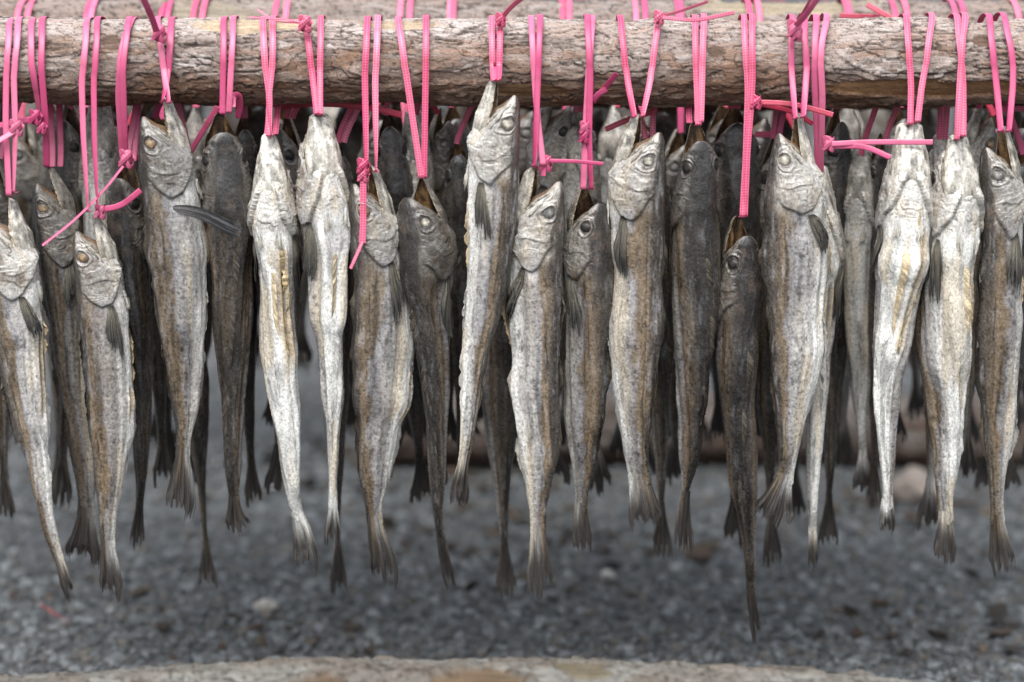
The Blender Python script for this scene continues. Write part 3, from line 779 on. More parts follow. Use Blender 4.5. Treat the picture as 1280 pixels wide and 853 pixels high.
# ------------------------------------------------------------------ the fish of the front row
D0 = 1.955
FRONT = [
 dict(k='A', lab='pale silver dried fish half out of view, its head first in the front row', tone=.95, psi=-78, warm=.35, tb=705, D=1.950, eye='dark', seed=1,
      rows=[(247,-18,32),(285,-26,37),(320,-26,46),(360,-22,50),(400,-16,53),(440,-8,58),(480,-1,60),(520,12,63),(560,29,64),(600,40,65),(640,48,67),(670,55,73),(705,68,83),(730,76,90),(758,86,95)], jt=-0.28, slit=(-.5,.36,.62), toes=3),
 dict(k='B', lab='dark blotched fish with open mouth, tied low beside the pale first fish', tone=.16, psi=-70, warm=.4, tb=650, D=1.985, eye='tan', seed=2,
      rows=[(207,44,86),(230,42,88),(265,42,93),(300,47,98),(340,52,104),(400,60,110),(450,68,112),(500,78,112),(550,88,119),(600,93,120),(640,95,121),(660,92,122),(690,84,124),(712,84,122)], jt=0.2),
 dict(k='C', lab='brown and silver fish with purple cheek, under the pink knot and long thin loose end', tone=.66, psi=-80, warm=.85, tb=690, D=1.945, eye='tan', seed=3,
      rows=[(268,92,136),(290,92,140),(320,93,147),(350,95,154),(385,98,160),(420,103,163),(460,106,166),(500,109,168),(540,112,167),(580,117,161),(620,120,153),(650,122,147),(680,124,145),(700,124,149),(730,126,152),(758,128,151)], jt=-0.15, slit=(-.45,.5,.62), lift=(.003,.003)),
 dict(k='D', lab='thin blackish fish hanging under the pink knot, between two silver fish', tone=.15, psi=-15, warm=.3, tb=640, D=1.985, eye='dark', seed=4, q=.8,
      rows=[(200,137,177),(225,136,178),(265,135,180),(330,140,184),(400,149,188),(440,158,189),(500,162,188),(560,165,186),(600,168,184),(640,168,180),(665,164,179),(693,163,180)], jw=.3),
 dict(k='E', lab='large grey brown fish with one dark fin sticking out sideways near its head', tone=.60, psi=-76, warm=.7, tb=575, D=1.948, eye='tan', seed=5, head_dark=.3,
      rows=[(122,174,220),(140,175,224),(170,175,233),(200,175,241),(240,177,247),(300,182,256),(350,188,259),(400,194,258),(440,202,255),(480,208,250),(520,215,246),(555,218,240),(575,217,239),(600,212,243),(630,210,242),(655,212,236)], jt=-0.42, toes=3, tail_dark=.3, pect_out=(222,263,307,293,16)),
 dict(k='F', lab='dark brown fish seen from its back, mouth agape beside a curled pink hook of strap', tone=.24, psi=14, warm=.95, tb=632, D=1.965, eye='dark', seed=6, q=.8, head_dark=.35,
      rows=[(140,250,300),(175,251,303),(210,250,310),(260,253,317),(300,260,318),(340,265,316),(400,268,315),(440,272,312),(500,278,307),(560,280,303),(600,282,302),(632,284,301),(650,282,308),(672,286,318)], jw=.16, toes=5),
 dict(k='G', lab='chalk white fish showing its belly, gill flaps spread, hung on a twisted woven strap', tone=1.0, psi=172, warm=.25, tb=650, D=1.955, eye='grey', seed=7, q=.72, gape=.4, jw=1.0, s0=.07,
      rows=[(166,326,346),(180,326,349),(200,322,357),(240,316,368),(270,311,373),(300,319,373),(350,322,373),(400,324,370),(440,326,373),(470,329,373),(510,338,375),(550,345,376),(600,353,377),(640,361,380),(660,364,389),(690,368,396),(724,374,397)], slit=(.55,.27,.6), lift=(.003,.003), strip=[(.55, .50, .29, .40, 3.4), (.62, .60, .40, .56, 1.3)]),
 dict(k='H', lab='cream white fish with wrinkled grey jaw and long clean belly, beside the twisted strap', tone=.95, psi=-150, warm=.3, tb=640, D=1.950, eye='grey', seed=8, q=.74, gape=.5, jw=.75, s0=.05,
      rows=[(140,380,414),(160,378,418),(180,375,421),(220,372,430),(260,371,437),(300,378,437),(350,384,434),(400,388,433),(450,397,432),(500,404,430),(550,408,425),(600,410,422),(640,409,423),(660,406,425),(690,407,424)], toes=3),
 dict(k='I', lab='broad fish with dark back and white belly, pink strap end dangling over its eye', tone=.68, psi=-62, warm=.55, tb=660, D=1.948, eye='tan', seed=9,
      rows=[(207,438,484),(235,437,486),(270,435,493),(300,437,500),(340,440,504),(380,440,510),(420,440,514),(470,440,514),(500,442,511),(540,446,500),(580,449,492),(620,452,486),(640,455,480),(670,458,483),(690,462,491),(715,466,496),(742,468,495)], jt=-0.2, tail_dark=.9, slit=(-.3,.55,.72), pect_len=.17),
 dict(k='J', lab='charcoal fish whose shrivelled body is far narrower than its wide head', tone=.26, psi=-38, warm=.25, tb=685, D=1.958, eye='pale', seed=10, q=.72, head_dark=.25,
      rows=[(222,501,548),(250,500,550),(280,498,560),(320,500,567),(345,501,565),(370,507,562),(400,513,562),(450,522,560),(500,530,558),(550,536,556),(600,538,555),(640,540,554),(685,546,560),(715,552,566),(742,560,571)], jw=.15, toes=3),
 dict(k='K', lab='silver fish tied highest, its jaw overlapping the log, tail bending sideways', tone=.88, psi=78, warm=.45, tb=585, D=1.932, eye='pale', seed=11,
      rows=[(97,592,648),(120,596,649),(145,594,650),(180,587,650),(220,584,649),(260,584,646),(300,584,641),(350,582,634),(400,580,626),(440,580,613),(480,578,604),(520,576,598),(560,573,592),(585,570,586),(610,564,583),(637,562,580)], jt=-0.06, slit=(.3,.3,.42), tail_dark=.9),
 dict(k='L', lab='bright silver fish with gaping jaws tied under a knot with a straight sideways end', tone=.90, psi=76, warm=.75, tb=672, D=1.948, eye='grey', seed=12,
      rows=[(207,632,704),(235,640,705),(265,637,705),(300,634,704),(340,637,704),(400,638,703),(450,640,701),(485,634,700),(520,641,699),(560,650,697),(600,655,692),(640,660,684),(672,661,685),(700,660,688),(730,660,689),(756,662,687)], jt=-0.03, gape=1.1, slit=(.35,.55,.63)),
 dict(k='M', lab='tan brown fish under a strap with a loose slanting tie end', tone=.45, psi=42, warm=1.0, tb=642, D=1.960, eye='dark', seed=13, q=.75,
      rows=[(233,706,760),(255,708,761),(290,708,764),(330,706,766),(380,709,766),(440,708,761),(500,705,757),(540,708,750),(580,713,745),(620,717,735),(642,716,736),(665,716,738),(697,719,739)], jw=.15, toes=3),
 dict(k='N', lab='grey speckled fish in clean side view with broad gaping mouth and one pressed fin', tone=.76, psi=70, warm=.6, tb=610, D=1.945, eye='pale', seed=14,
      rows=[(142,776,830),(165,776,829),(200,768,830),(240,761,829),(280,764,829),(340,766,828),(400,760,828),(430,760,826),(480,764,821),(520,770,815),(560,777,812),(590,782,814),(610,784,818),(640,788,824),(668,794,826)], jt=-0.22, tail_dark=.5, pect_len=.17),
 dict(k='O', lab='dark fish showing its mottled back, mouth straight up into a single woven strap', tone=.34, psi=8, warm=.8, tb=630, D=1.955, eye='dark', seed=15, q=.85, head_dark=.45,
      rows=[(152,846,892),(180,852,892),(220,848,898),(260,842,899),(320,842,895),(360,841,896),(400,842,896),(440,842,893),(480,846,887),(520,848,880),(560,850,875),(600,850,868),(630,847,863),(665,844,864),(700,844,866)], jw=.2, toes=4),
 dict(k='P', lab='blackish narrow fish tied lowest on the longest strap, tail far below the others', tone=.15, psi=22, warm=.6, tb=745, D=1.955, eye='dark', seed=16, q=.8,
      rows=[(270,900,946),(300,902,946),(330,901,949),(360,898,952),(400,895,946),(450,895,946),(500,900,943),(550,905,943),(600,911,945),(650,922,945),(700,930,945),(745,932,945),(780,938,950),(810,942,955)], jw=.16, toes=2),
 dict(k='Q', lab='large pale fish with round cloudy eye, mouth open beside two smooth pink straps', tone=.86, psi=-74, warm=.5, tb=608, D=1.942, eye='pale', seed=17,
      rows=[(143,962,1012),(165,970,1010),(200,962,1018),(240,955,1029),(280,954,1031),(320,955,1033),(380,956,1031),(440,960,1028),(480,964,1018),(520,968,1010),(560,972,1001),(590,970,995),(608,962,992),(635,946,990),(662,938,980)], jt=-0.45, tail_dark=.9, pect_len=.16),
 dict(k='R', lab='white bellied fish half hidden behind the large cloudy eyed fish', tone=.85, psi=165, warm=.5, tb=675, D=1.985, eye='grey', seed=18, q=.72, gape=.5, jw=.8,
      rows=[(205,1012,1036),(240,1012,1042),(280,1012,1052),(330,1013,1056),(360,1014,1052),(400,1014,1045),(440,1011,1038),(500,1008,1032),(560,1006,1028),(600,1008,1024),(640,1009,1022),(675,1010,1022),(700,1011,1022),(718,1012,1020)], slit=(.4,.3,.5)),
 dict(k='S', lab='white bellied fish crossed by a long level pink strap end', tone=1.0, psi=176, warm=.3, tb=640, D=1.955, eye='grey', seed=19, q=.72, gape=.35, jw=1.0, s0=.07,
      rows=[(152,1121,1152),(175,1117,1154),(200,1112,1160),(240,1103,1165),(280,1096,1166),(320,1093,1161),(370,1092,1151),(420,1091,1140),(480,1090,1124),(520,1092,1121),(560,1095,1120),(600,1100,1120),(640,1099,1119),(672,1101,1118)], slit=(.6,.25,.6), strip=[(.25, .62, .20, .42, 1.2), (.70, .62, .42, .58, 1.0)], toes=2, tail_dark=.3),
 dict(k='T', lab='white bellied fish with torn yellow edged slit, second from the outer end', tone=.95, psi=-160, warm=.4, tb=655, D=1.950, eye='dark', seed=20, q=.72, gape=.6, jw=.8,
      rows=[(167,1178,1212),(185,1176,1213),(210,1170,1217),(240,1165,1222),(280,1160,1221),(320,1155,1216),(380,1150,1212),(420,1148,1210),(460,1152,1207),(500,1160,1204),(540,1164,1200),(580,1168,1196),(620,1170,1192),(655,1170,1193),(685,1169,1194),(713,1170,1192)], slit=(.75,.36,.72), strip=[(.72, .70, .40, .54, 2.2), (.70, .78, .54, .74, 1.1)], toes=3),
 dict(k='U', lab='grey fish with ringed sunken eye and open jaw, last of the front row', tone=.66, psi=-66, warm=.85, tb=660, D=1.950, eye='grey', seed=21,
      rows=[(158,1222,1272),(180,1225,1272),(220,1224,1277),(260,1224,1279),(300,1227,1279),(350,1222,1277),(400,1220,1278),(440,1220,1276),(480,1222,1273),(520,1225,1267),(560,1230,1261),(600,1234,1257),(640,1236,1257),(660,1236,1258),(695,1238,1266),(728,1244,1267)], jt=-0.34, toes=4),
]
HOOK = {}
for f in FRONT:
    k = dict(f)
    key = k.pop('k'); lab = k.pop('lab'); rows = k.pop('rows'); tb = k.pop('tb'); D = k.pop('D'); psi = k.pop('psi'); tone = k.pop('tone'); seed = k.pop('seed')
    tw = [-18, -26, -12, 40, -10, -34, 22, -22, -34, 30, 22, 14, 26, 14, 36, -38, -22, 20, -24, 26, -16][seed - 1]
    tone += .07 * (tone < .3)
    r, o = make_fish(rows, tb, D, psi, tone, lab, 'dried fish of the front row', seed, res=1.0, psi2=psi + tw, **k)
    HOOK[key] = (o, D)

# ------------------------------------------------------------------ second layer, tied behind the same log
BEHIND = [
 (-4, 190, 8, 655, 20, .15, -50, 2.05, 'dark', 'dark blurred tail and flank at the outer end behind the pale first fish'),
 (90, 128, 76, 640, 24, .40, -25, 2.055, 'dark', 'dim brown fish behind the blotched one, its head beside two smooth straps'),
 (124, 126, 134, 620, 25, .80, 176, 2.05, 'grey', 'grey white belly of a fish behind two straight smooth straps'),
 (196, 140, 206, 612, 22, .18, 10, 2.06, 'dark', 'dark thin fish behind the large one with the sideways fin'),
 (240, 210, 262, 745, 19, .42, 25, 2.045, 'dark', 'brown mottled fish whose long tail hangs below the sideways fin fish'),
 (304, 140, 318, 640, 20, .20, 20, 2.055, 'dark', 'dark fish with orange mouth beside the curled strap hook'),
 (360, 140, 346, 622, 23, .24, -35, 2.055, 'dark', 'brown fish with orange gaping mouth between the two white bellied fish'),
 (424, 170, 424, 752, 19, .60, 30, 2.045, 'grey', 'grey fish whose dark tail shows under the cream white fish'),
 (484, 136, 530, 640, 23, .13, 5, 2.055, 'dark', 'black fish with tan mouth behind the strap end over the eye'),
 (516, 136, 548, 612, 20, .82, 170, 2.062, 'grey', 'grey white fish belly behind the forked woven strap'),
 (548, 134, 560, 560, 21, .14, 60, 2.075, 'grey', 'black fish in side view behind the forked woven strap'),
 (572, 172, 574, 636, 20, .12, 4, 2.05, 'dark', 'black fish hanging on a short V of woven strap beside the highest fish'),
 (622, 215, 634, 754, 23, .46, 35, 2.04, 'grey', 'slate grey fish whose forked tail spreads beside the bright gaping fish'),
 (692, 112, 690, 610, 32, .55, 84, 2.06, 'dark', 'fish with a big black eye just under the log'),
 (722, 132, 752, 624, 24, .60, 150, 2.055, 'grey', 'olive grey fish behind the strap with the slanting tie end'),
 (812, 165, 828, 702, 20, .58, 30, 2.04, 'grey', 'grey tailed fish between the speckled fish and the mottled back'),
 (917, 128, 922, 690, 33, .16, 6, 2.055, 'dark', 'wide dark fish back with pale fringe behind the longest strap'),
 (968, 165, 966, 716, 20, .42, 15, 2.05, 'dark', 'dim fish whose fanned tail shows under the cloudy eyed fish'),
 (1044, 128, 1034, 694, 20, .14, 30, 2.06, 'dark', 'black fish behind the two smooth straps and their knot'),
 (1076, 186, 1080, 622, 23, .64, 158, 2.055, 'grey', 'soft grey fish alone in the gap before the crossed white belly'),
 (1100, 166, 1092, 640, 16, .13, 5, 2.05, 'dark', 'narrow black fish beside the crossed white belly'),
 (1176, 166, 1158, 666, 20, .70, -150, 2.055, 'grey', 'tan white fish head wedged between the last two white bellied fish'),
 (1226, 128, 1206, 602, 24, .62, 88, 2.05, 'tan', 'fish with wide open tan jaws between the two last front fish'),
 (1276, 185, 1258, 618, 22, .16, 8, 2.055, 'dark', 'black fish behind the ringed eye fish at the row end'),
]
BHOOK = []
for i, (x0, y0, x1, y1, hw, tone, psi, D, eye, lab) in enumerate(BEHIND):
    rows, tb = simple_rows(x0, y0, x1, y1, hw, bend=random.uniform(-7, 7), fl=random.uniform(.45, .75))
    lateral = 45 < abs(psi) < 130
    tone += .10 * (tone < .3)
    r, o = make_fish(rows, tb, D, psi, tone, lab, 'dried fish tied behind the front log', 100 + i, res=.6, eye=eye, q=.66 if lateral else .8,
                     jw=.16 if abs(psi) < 100 else .8, gape=1.0 if abs(psi) < 110 else .5, warm=.5, jt=0.1, detail=2, head_dark=.2 if tone < .3 else 0)
    BHOOK.append((o, D, x0, y0))

# ------------------------------------------------------------------ fish of the second and third logs, out of focus
SECOND = [(30, 150, 24, 560, 22, .3, -60), (62, 140, 70, 640, 20, .35, 30), (112, 150, 118, 600, 22, .2, 10), (163, 150, 170, 560, 20, .25, 60), (205, 165, 215, 600, 22, .2, 0),
          (247, 150, 238, 610, 22, .4, 160), (283, 150, 290, 600, 20, .2, 20), (352, 150, 340, 540, 20, .2, -20), (470, 150, 478, 610, 22, .2, 40), (508, 150, 512, 560, 22, .15, 0),
          (566, 150, 585, 560, 24, .15, 20), (652, 140, 640, 560, 26, .2, 80), (708, 150, 705, 560, 24, .3, 170), (770, 150, 776, 580, 26, .7, 150), (800, 160, 806, 600, 22, .25, 0),
          (850, 160, 846, 610, 24, .3, 30), (905, 150, 900, 560, 24, .2, 10), (945, 150, 950, 560, 22, .2, 60), (1000, 170, 996, 660, 22, .2, 20), (1062, 140, 1054, 590, 22, .45, 150),
          (1125, 150, 1120, 560, 22, .25, 20), (1200, 160, 1196, 560, 22, .4, 40), (1240, 160, 1232, 620, 22, .15, 10), (1284, 160, 1290, 600, 24, .3, -30)]
NEAR = ['behind the pale first fish', 'behind the blotched dark fish', 'behind the purple cheeked fish', 'behind the thin blackish fish', 'behind the fish with the sideways fin',
        'just below the sideways fin', 'behind the fish with the curled strap hook', 'behind the chalk white belly', 'behind the fish under the dangling strap end', 'behind the charcoal wide headed fish',
        'in the dark gap before the highest fish', 'behind the highest tied fish', 'behind the bright gaping fish', 'behind the red strap end', 'behind the grey speckled fish',
        'behind the mottled back', 'behind the lowest fish', 'between the lowest fish and the cloudy eyed one', 'under the bent tail of the cloudy eyed fish', 'behind the soft grey fish',
        'behind the crossed white belly', 'behind the torn yellow slit', 'before the ringed eye fish', 'beyond the ringed eye fish']
SHOOK = []
for i, (x0, y0, x1, y1, hw, tone, psi) in enumerate(SECOND):
    y0 -= 22 * (i % 3 != 0)
    rows, tb = simple_rows(x0, y0, x1, y1, hw, bend=random.uniform(-8, 8), fl=random.uniform(.4, .75))
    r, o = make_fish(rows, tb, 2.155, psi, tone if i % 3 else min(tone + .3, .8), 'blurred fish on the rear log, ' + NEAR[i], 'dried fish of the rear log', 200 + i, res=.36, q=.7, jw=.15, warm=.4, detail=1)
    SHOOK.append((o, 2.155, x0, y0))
MID = [(0, 18), (92, 20), (142, 22), (188, 20), (228, 22), (442, 22), (492, 20), (538, 22), (604, 24), (672, 22), (738, 22), (832, 22), (880, 20), (932, 24), (986, 22), (1040, 22), (1152, 22), (1216, 24), (1262, 22), (380, 20), (318, 18)]
for i, (x, hw) in enumerate(MID):
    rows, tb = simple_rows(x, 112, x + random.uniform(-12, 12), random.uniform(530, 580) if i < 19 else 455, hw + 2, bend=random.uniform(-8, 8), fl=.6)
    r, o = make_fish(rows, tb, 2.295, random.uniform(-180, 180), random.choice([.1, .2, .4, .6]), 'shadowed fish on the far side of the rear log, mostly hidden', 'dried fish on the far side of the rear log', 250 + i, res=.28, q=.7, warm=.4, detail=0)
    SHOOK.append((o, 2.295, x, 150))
DEEP = []
for i in range(46):
    x = -60 + i * 31 + random.uniform(-16, 16)
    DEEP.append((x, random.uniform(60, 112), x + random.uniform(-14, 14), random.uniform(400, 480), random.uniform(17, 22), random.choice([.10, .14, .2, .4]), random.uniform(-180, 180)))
for i, (x0, y0, x1, y1, hw, tone, psi) in enumerate(DEEP):
    rows, tb = simple_rows(x0, y0, x1, y1, hw, bend=random.uniform(-6, 6))
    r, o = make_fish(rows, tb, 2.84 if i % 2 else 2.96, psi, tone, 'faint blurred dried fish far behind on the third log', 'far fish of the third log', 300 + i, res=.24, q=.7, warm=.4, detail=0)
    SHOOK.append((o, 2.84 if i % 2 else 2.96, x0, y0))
# ------------------------------------------------------------------ logs
def make_log(name, label, x0, x1, y, z, rad, seed, nx, na, amp=1.0, tilt=0.0, yaw=0.0, pale=0.0, bare=(), cat='log', group=None, bend=.004, arch=0.0, arch_x=0.0, dark=1.0, tint=(1, 1, 1)):
    xs = np.linspace(x0, x1, nx)[:, None]
    th = (np.arange(na) / na * 2 * PI)[None, :]
    cy_, cz_ = np.cos(th) * rad, np.sin(th) * rad
    X_ = xs * np.ones_like(th)
    Y_, Z_ = cy_ * np.ones_like(xs), cz_ * np.ones_like(xs)
    w1 = fbm(X_ / .10, Y_ / .04, Z_ / .04, seed, 3)
    w2 = fbm(X_ / .05, Y_ / .022, Z_ / .022, seed + 1, 3)
    # flaking layers: terraces of a stretched noise
    f = fbm(X_ / .055 + .9 * w2, Y_ / .021 + .8 * w1, Z_ / .021 + .8 * w1, seed + 2, 4, .48) * 2.7 + 1.0 * w1
    fl = np.floor(f); fr = f - fl
    ter = fl + sst(.0, .16, fr)
    edge = gauss(fr - .05, .07)
    g2 = fbm(X_ / .024 + .6 * w1, Y_ / .010, Z_ / .010, seed + 3, 3, .5) * 2.6 + w2
    f2 = np.floor(g2); r2 = g2 - f2
    ter2 = f2 + sst(0, .2, r2)
    edge2 = gauss(r2 - .05, .08)
    crk = gauss(fbm(X_ / .075 + w2, Y_ / .011 + .5 * w1, Z_ / .011 + .5 * w1, seed + 4, 3), .045) * sst(-.25, .15, w1)
    fine = fbm(X_ / .010, Y_ / .0040, Z_ / .0040, seed + 5, 4, .6)
    h = (.0016 * ter + .0009 * ter2 - .0022 * crk + .0006 * fine) * amp + .0025 * w1
    h = np.clip(h, -.008, .007)
    lv = _h((fl + 50).astype(np.int64), np.zeros_like(fl).astype(np.int64), np.zeros_like(fl).astype(np.int64), seed) * .5 + .5
    lv2 = _h((f2 + 90).astype(np.int64), (fl + 50).astype(np.int64), np.zeros_like(fl).astype(np.int64), seed) * .5 + .5
    grey = np.array([.300, .245, .215]); pink = np.array([.270, .180, .135]); pal = np.array([.47, .425, .395]); rust = np.array([.20, .110, .065]); dk = np.array([.085, .066, .054])
    t = np.clip(.55 * lv + .45 * lv2 + .22 * fine, 0, 1)[..., None]
    col = lerp(pink, grey, sst(.1, .5, t)); col = lerp(col, pal, sst(.55, .95, t))
    rm = sst(.1, .45, fbm(X_ / .07, Y_ / .02, Z_ / .02, seed + 6, 4))[..., None]
    col = lerp(col, rust, rm * .55)
    dm = sst(.15, .5, fbm(X_ / .03, Y_ / .012, Z_ / .012, seed + 7, 4))[..., None]
    col = lerp(col, dk, dm * .5)
    # painted shading: underside browned as if in shade, top paled as by sky light
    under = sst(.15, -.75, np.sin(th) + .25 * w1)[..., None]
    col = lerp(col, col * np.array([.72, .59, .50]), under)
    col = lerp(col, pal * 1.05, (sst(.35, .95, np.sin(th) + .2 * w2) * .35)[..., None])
    cr = np.clip(edge * .95 + edge2 * .7 + crk * 1.0, 0, 1)[..., None]
    col = lerp(col, np.array([.045, .034, .028]), cr * .85)
    for (bx, bt, wx, wt, bc) in bare:
        dd = ((X_ - bx) / wx) ** 2 + (((th - bt + PI) % (2 * PI) - PI) / wt) ** 2 + .8 * w2 + .35 * fine
        mk = 1 - sst(.55, 1.0, dd)
        h = lerp(h, -.0022 + .0004 * fine, mk)
        wood = np.array(bc) * (.82 + .35 * fbm(X_ / .08, Y_ / .003, Z_ / .003, seed + 8, 3))[..., None]
        col = lerp(col, wood, mk[..., None] * .9)
    col = lerp(col, pal * 1.05, pale)
    R_ = rad + h + .003 * vn(X_ / .25, 3, th / 3.0 * 0, seed + 9)
    Yb = bend * np.sin((X_ - x0) / .55) + (X_ - .5 * (x0 + x1)) * yaw
    Zb = bend * .8 * np.sin((X_ - x0) / .43 + 1) + (X_ - .5 * (x0 + x1)) * tilt
    Zb = Zb - arch * (X_ - arch_x) ** 2
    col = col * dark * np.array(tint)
    V = np.stack([X_, y + np.cos(th) * R_ + Yb, z + np.sin(th) * R_ + Zb], -1)
    G = Geo()
    fc = np.stack([X_, Y_, Z_], -1)
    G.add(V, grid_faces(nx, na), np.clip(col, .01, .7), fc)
    # sawn ends, cambered so that no flat cap is shared
    for e, s_ in ((0, -1), (nx - 1, 1)):
        rr = np.linspace(0.02, 1.0, 14)[:, None]
        c0 = V[e].mean(0)
        ring = c0 + (V[e][None] - c0) * rr[..., None]
        ring[..., 0] += s_ * .004 * (1 - rr ** 2)
        wc = np.array([.42, .31, .19]) * (.75 + .25 * np.sin(rr * 60 + .5 * np.sin(th * 3)))[..., None]
        G.add(ring, grid_faces(14, na), wc)
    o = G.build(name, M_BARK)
    tag(o, label, cat, group)
    return o


LOGS = {}
zf = pt(640, 78, 2.0)[2]
RF = 0.0440
ztil = (pt(1100, 80, 2.0)[2] - pt(200, 84, 2.0)[2]) / (pt(1100, 80, 2.0)[0] - pt(200, 84, 2.0)[0])
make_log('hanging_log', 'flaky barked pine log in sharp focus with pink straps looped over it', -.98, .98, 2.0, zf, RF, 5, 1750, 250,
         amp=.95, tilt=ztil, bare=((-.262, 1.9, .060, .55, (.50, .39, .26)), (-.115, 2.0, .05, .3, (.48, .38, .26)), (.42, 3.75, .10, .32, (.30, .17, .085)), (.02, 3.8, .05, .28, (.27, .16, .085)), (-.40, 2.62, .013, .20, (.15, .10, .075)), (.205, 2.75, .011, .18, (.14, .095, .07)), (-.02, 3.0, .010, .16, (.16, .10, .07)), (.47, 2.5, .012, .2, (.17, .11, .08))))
ZS = pt(640, 66, 2.22)[2]
RS = 0.0580
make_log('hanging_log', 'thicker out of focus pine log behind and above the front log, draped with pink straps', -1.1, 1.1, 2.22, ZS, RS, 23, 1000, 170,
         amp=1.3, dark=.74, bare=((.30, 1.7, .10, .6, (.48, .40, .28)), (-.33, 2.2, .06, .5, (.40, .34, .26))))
ZT = pt(640, 47, 2.90)[2]
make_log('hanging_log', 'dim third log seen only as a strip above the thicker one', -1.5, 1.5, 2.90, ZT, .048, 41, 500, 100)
ZG = 0.0
zl = .047
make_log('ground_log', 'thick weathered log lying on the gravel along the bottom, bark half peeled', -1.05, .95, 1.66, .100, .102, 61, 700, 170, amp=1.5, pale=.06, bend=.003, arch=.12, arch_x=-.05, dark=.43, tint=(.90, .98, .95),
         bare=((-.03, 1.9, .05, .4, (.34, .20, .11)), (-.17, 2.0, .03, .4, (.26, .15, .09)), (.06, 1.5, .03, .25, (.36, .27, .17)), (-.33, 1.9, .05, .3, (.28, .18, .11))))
xl_ = pt(468, 560, 2.96)[0]
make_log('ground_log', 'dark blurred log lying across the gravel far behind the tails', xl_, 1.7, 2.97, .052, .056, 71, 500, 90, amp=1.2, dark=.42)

# ------------------------------------------------------------------ ground, gravel, litter
G = Geo()
gx = np.concatenate([np.linspace(-60, -3, 12), np.linspace(-2.8, 2.8, 60), np.linspace(3, 60, 12)])
gy = np.concatenate([np.linspace(-20, .6, 8), np.linspace(.8, 6, 60), np.linspace(6.5, 120, 14)])
XX, YY = np.meshgrid(gx, gy, indexing='ij')
ZZ = .010 * fbm(XX / .5, YY / .5, 0, 91, 3) * (np.abs(XX) < 3) * (YY < 6.2) - .006
G.add(np.stack([XX, YY, ZZ], -1)[:, ::-1], grid_faces(len(gx), len(gy), False), np.full((XX.size, 3), .08))
o = G.build('ground', ground_mat())
tag(o, kind='structure')

t_ = (1 + 5 ** .5) / 2
ICO = np.array([(-1, t_, 0), (1, t_, 0), (-1, -t_, 0), (1, -t_, 0), (0, -1, t_), (0, 1, t_), (0, -1, -t_), (0, 1, -t_), (t_, 0, -1), (t_, 0, 1), (-t_, 0, -1), (-t_, 0, 1)], float) / math.sqrt(1 + t_ * t_)
ICF = np.array([(0, 11, 5), (0, 5, 1), (0, 1, 7), (0, 7, 10), (0, 10, 11), (1, 5, 9), (5, 11, 4), (11, 10, 2), (10, 7, 6), (7, 1, 8), (3, 9, 4), (3, 4, 2), (3, 2, 6), (3, 6, 8), (3, 8, 9), (4, 9, 5), (2, 4, 11), (6, 2, 10), (8, 6, 7), (9, 8, 1)])


def scatter(N, xr, yr, r0, r1, flat, palette, rngs, zlift=.25, keep=None):
    r = np.random.RandomState(rngs)
    x = r.uniform(*xr, N); y = r.uniform(*yr, N)
    if keep is not None:
        k = keep(x, y, r); x, y = x[k], y[k]
        N = len(x)
    sz = r0 + (r1 - r0) * r.rand(N) ** 2.2
    V = ICO[None] * (1 + .28 * r.randn(N, 12, 1).clip(-1.6, 1.6))
    V = V * (sz[:, None, None] * np.stack([1 + .35 * r.rand(N), 1 + .0 * r.rand(N), flat + .3 * r.rand(N)], 1)[:, None, :])
    # random tilt about z and x
    a, b = r.rand(N) * 6.28, r.randn(N) * .5
    ca, sa, cb, sb = np.cos(a)[:, None], np.sin(a)[:, None], np.cos(b)[:, None], np.sin(b)[:, None]
    vx, vy, vz = V[..., 0], V[..., 1], V[..., 2]
    vy, vz = vy * cb - vz * sb, vy * sb + vz * cb
    vx, vy = vx * ca - vy * sa, vx * sa + vy * ca
    zb = .010 * fbm(x / .5, y / .5, 0, 91, 3) - .006
    V = np.stack([vx + x[:, None], vy + y[:, None], vz + (zb + sz * zlift)[:, None]], -1)
    pal = np.array(palette)
    col = pal[r.randint(0, len(pal), N)] * (.52 + .34 * r.rand(N))[:, None] * np.array([.93, 1.0, 1.02])
    col = np.repeat(col[:, None, :], 12, 1)
    F = (ICF[None] + (np.arange(N) * 12)[:, None, None]).reshape(-1, 3)
    g = Geo()
    g.add(V, F, np.clip(col, .01, .6))
    return g


SP = [(.13, .133, .136), (.15, .153, .156), (.11, .112, .114), (.17, .174, .178), (.14, .132, .122), (.12, .117, .113), (.22, .224, .228), (.25, .253, .255), (.15, .128, .11), (.085, .087, .092)]
g = scatter(76000, (-1.5, 1.5), (1.5, 3.6), .0030, .0085, .55, SP, 5)
o = g.build('gravel', M_STONE, smooth=False)
tag(o, 'grey crushed gravel covering the ground under the hanging fish', 'gravel', kind='stuff')
LP = [(.085, .058, .045), (.11, .075, .055), (.07, .056, .047), (.13, .10, .075), (.05, .042, .038)]


def clump(x, y, r):
    return (fbm(x / .28, y / .16, 0, 131, 2) + .5 * r.rand(len(x))) > .42


g = scatter(2600, (-1.4, 1.4), (1.75, 3.2), .004, .013, .12, LP, 9, .9, clump)
o = g.build('bark_litter', M_LITTER, smooth=False)
tag(o, 'brown flakes of shed bark scattered over the gravel', 'bark litter', kind='stuff')


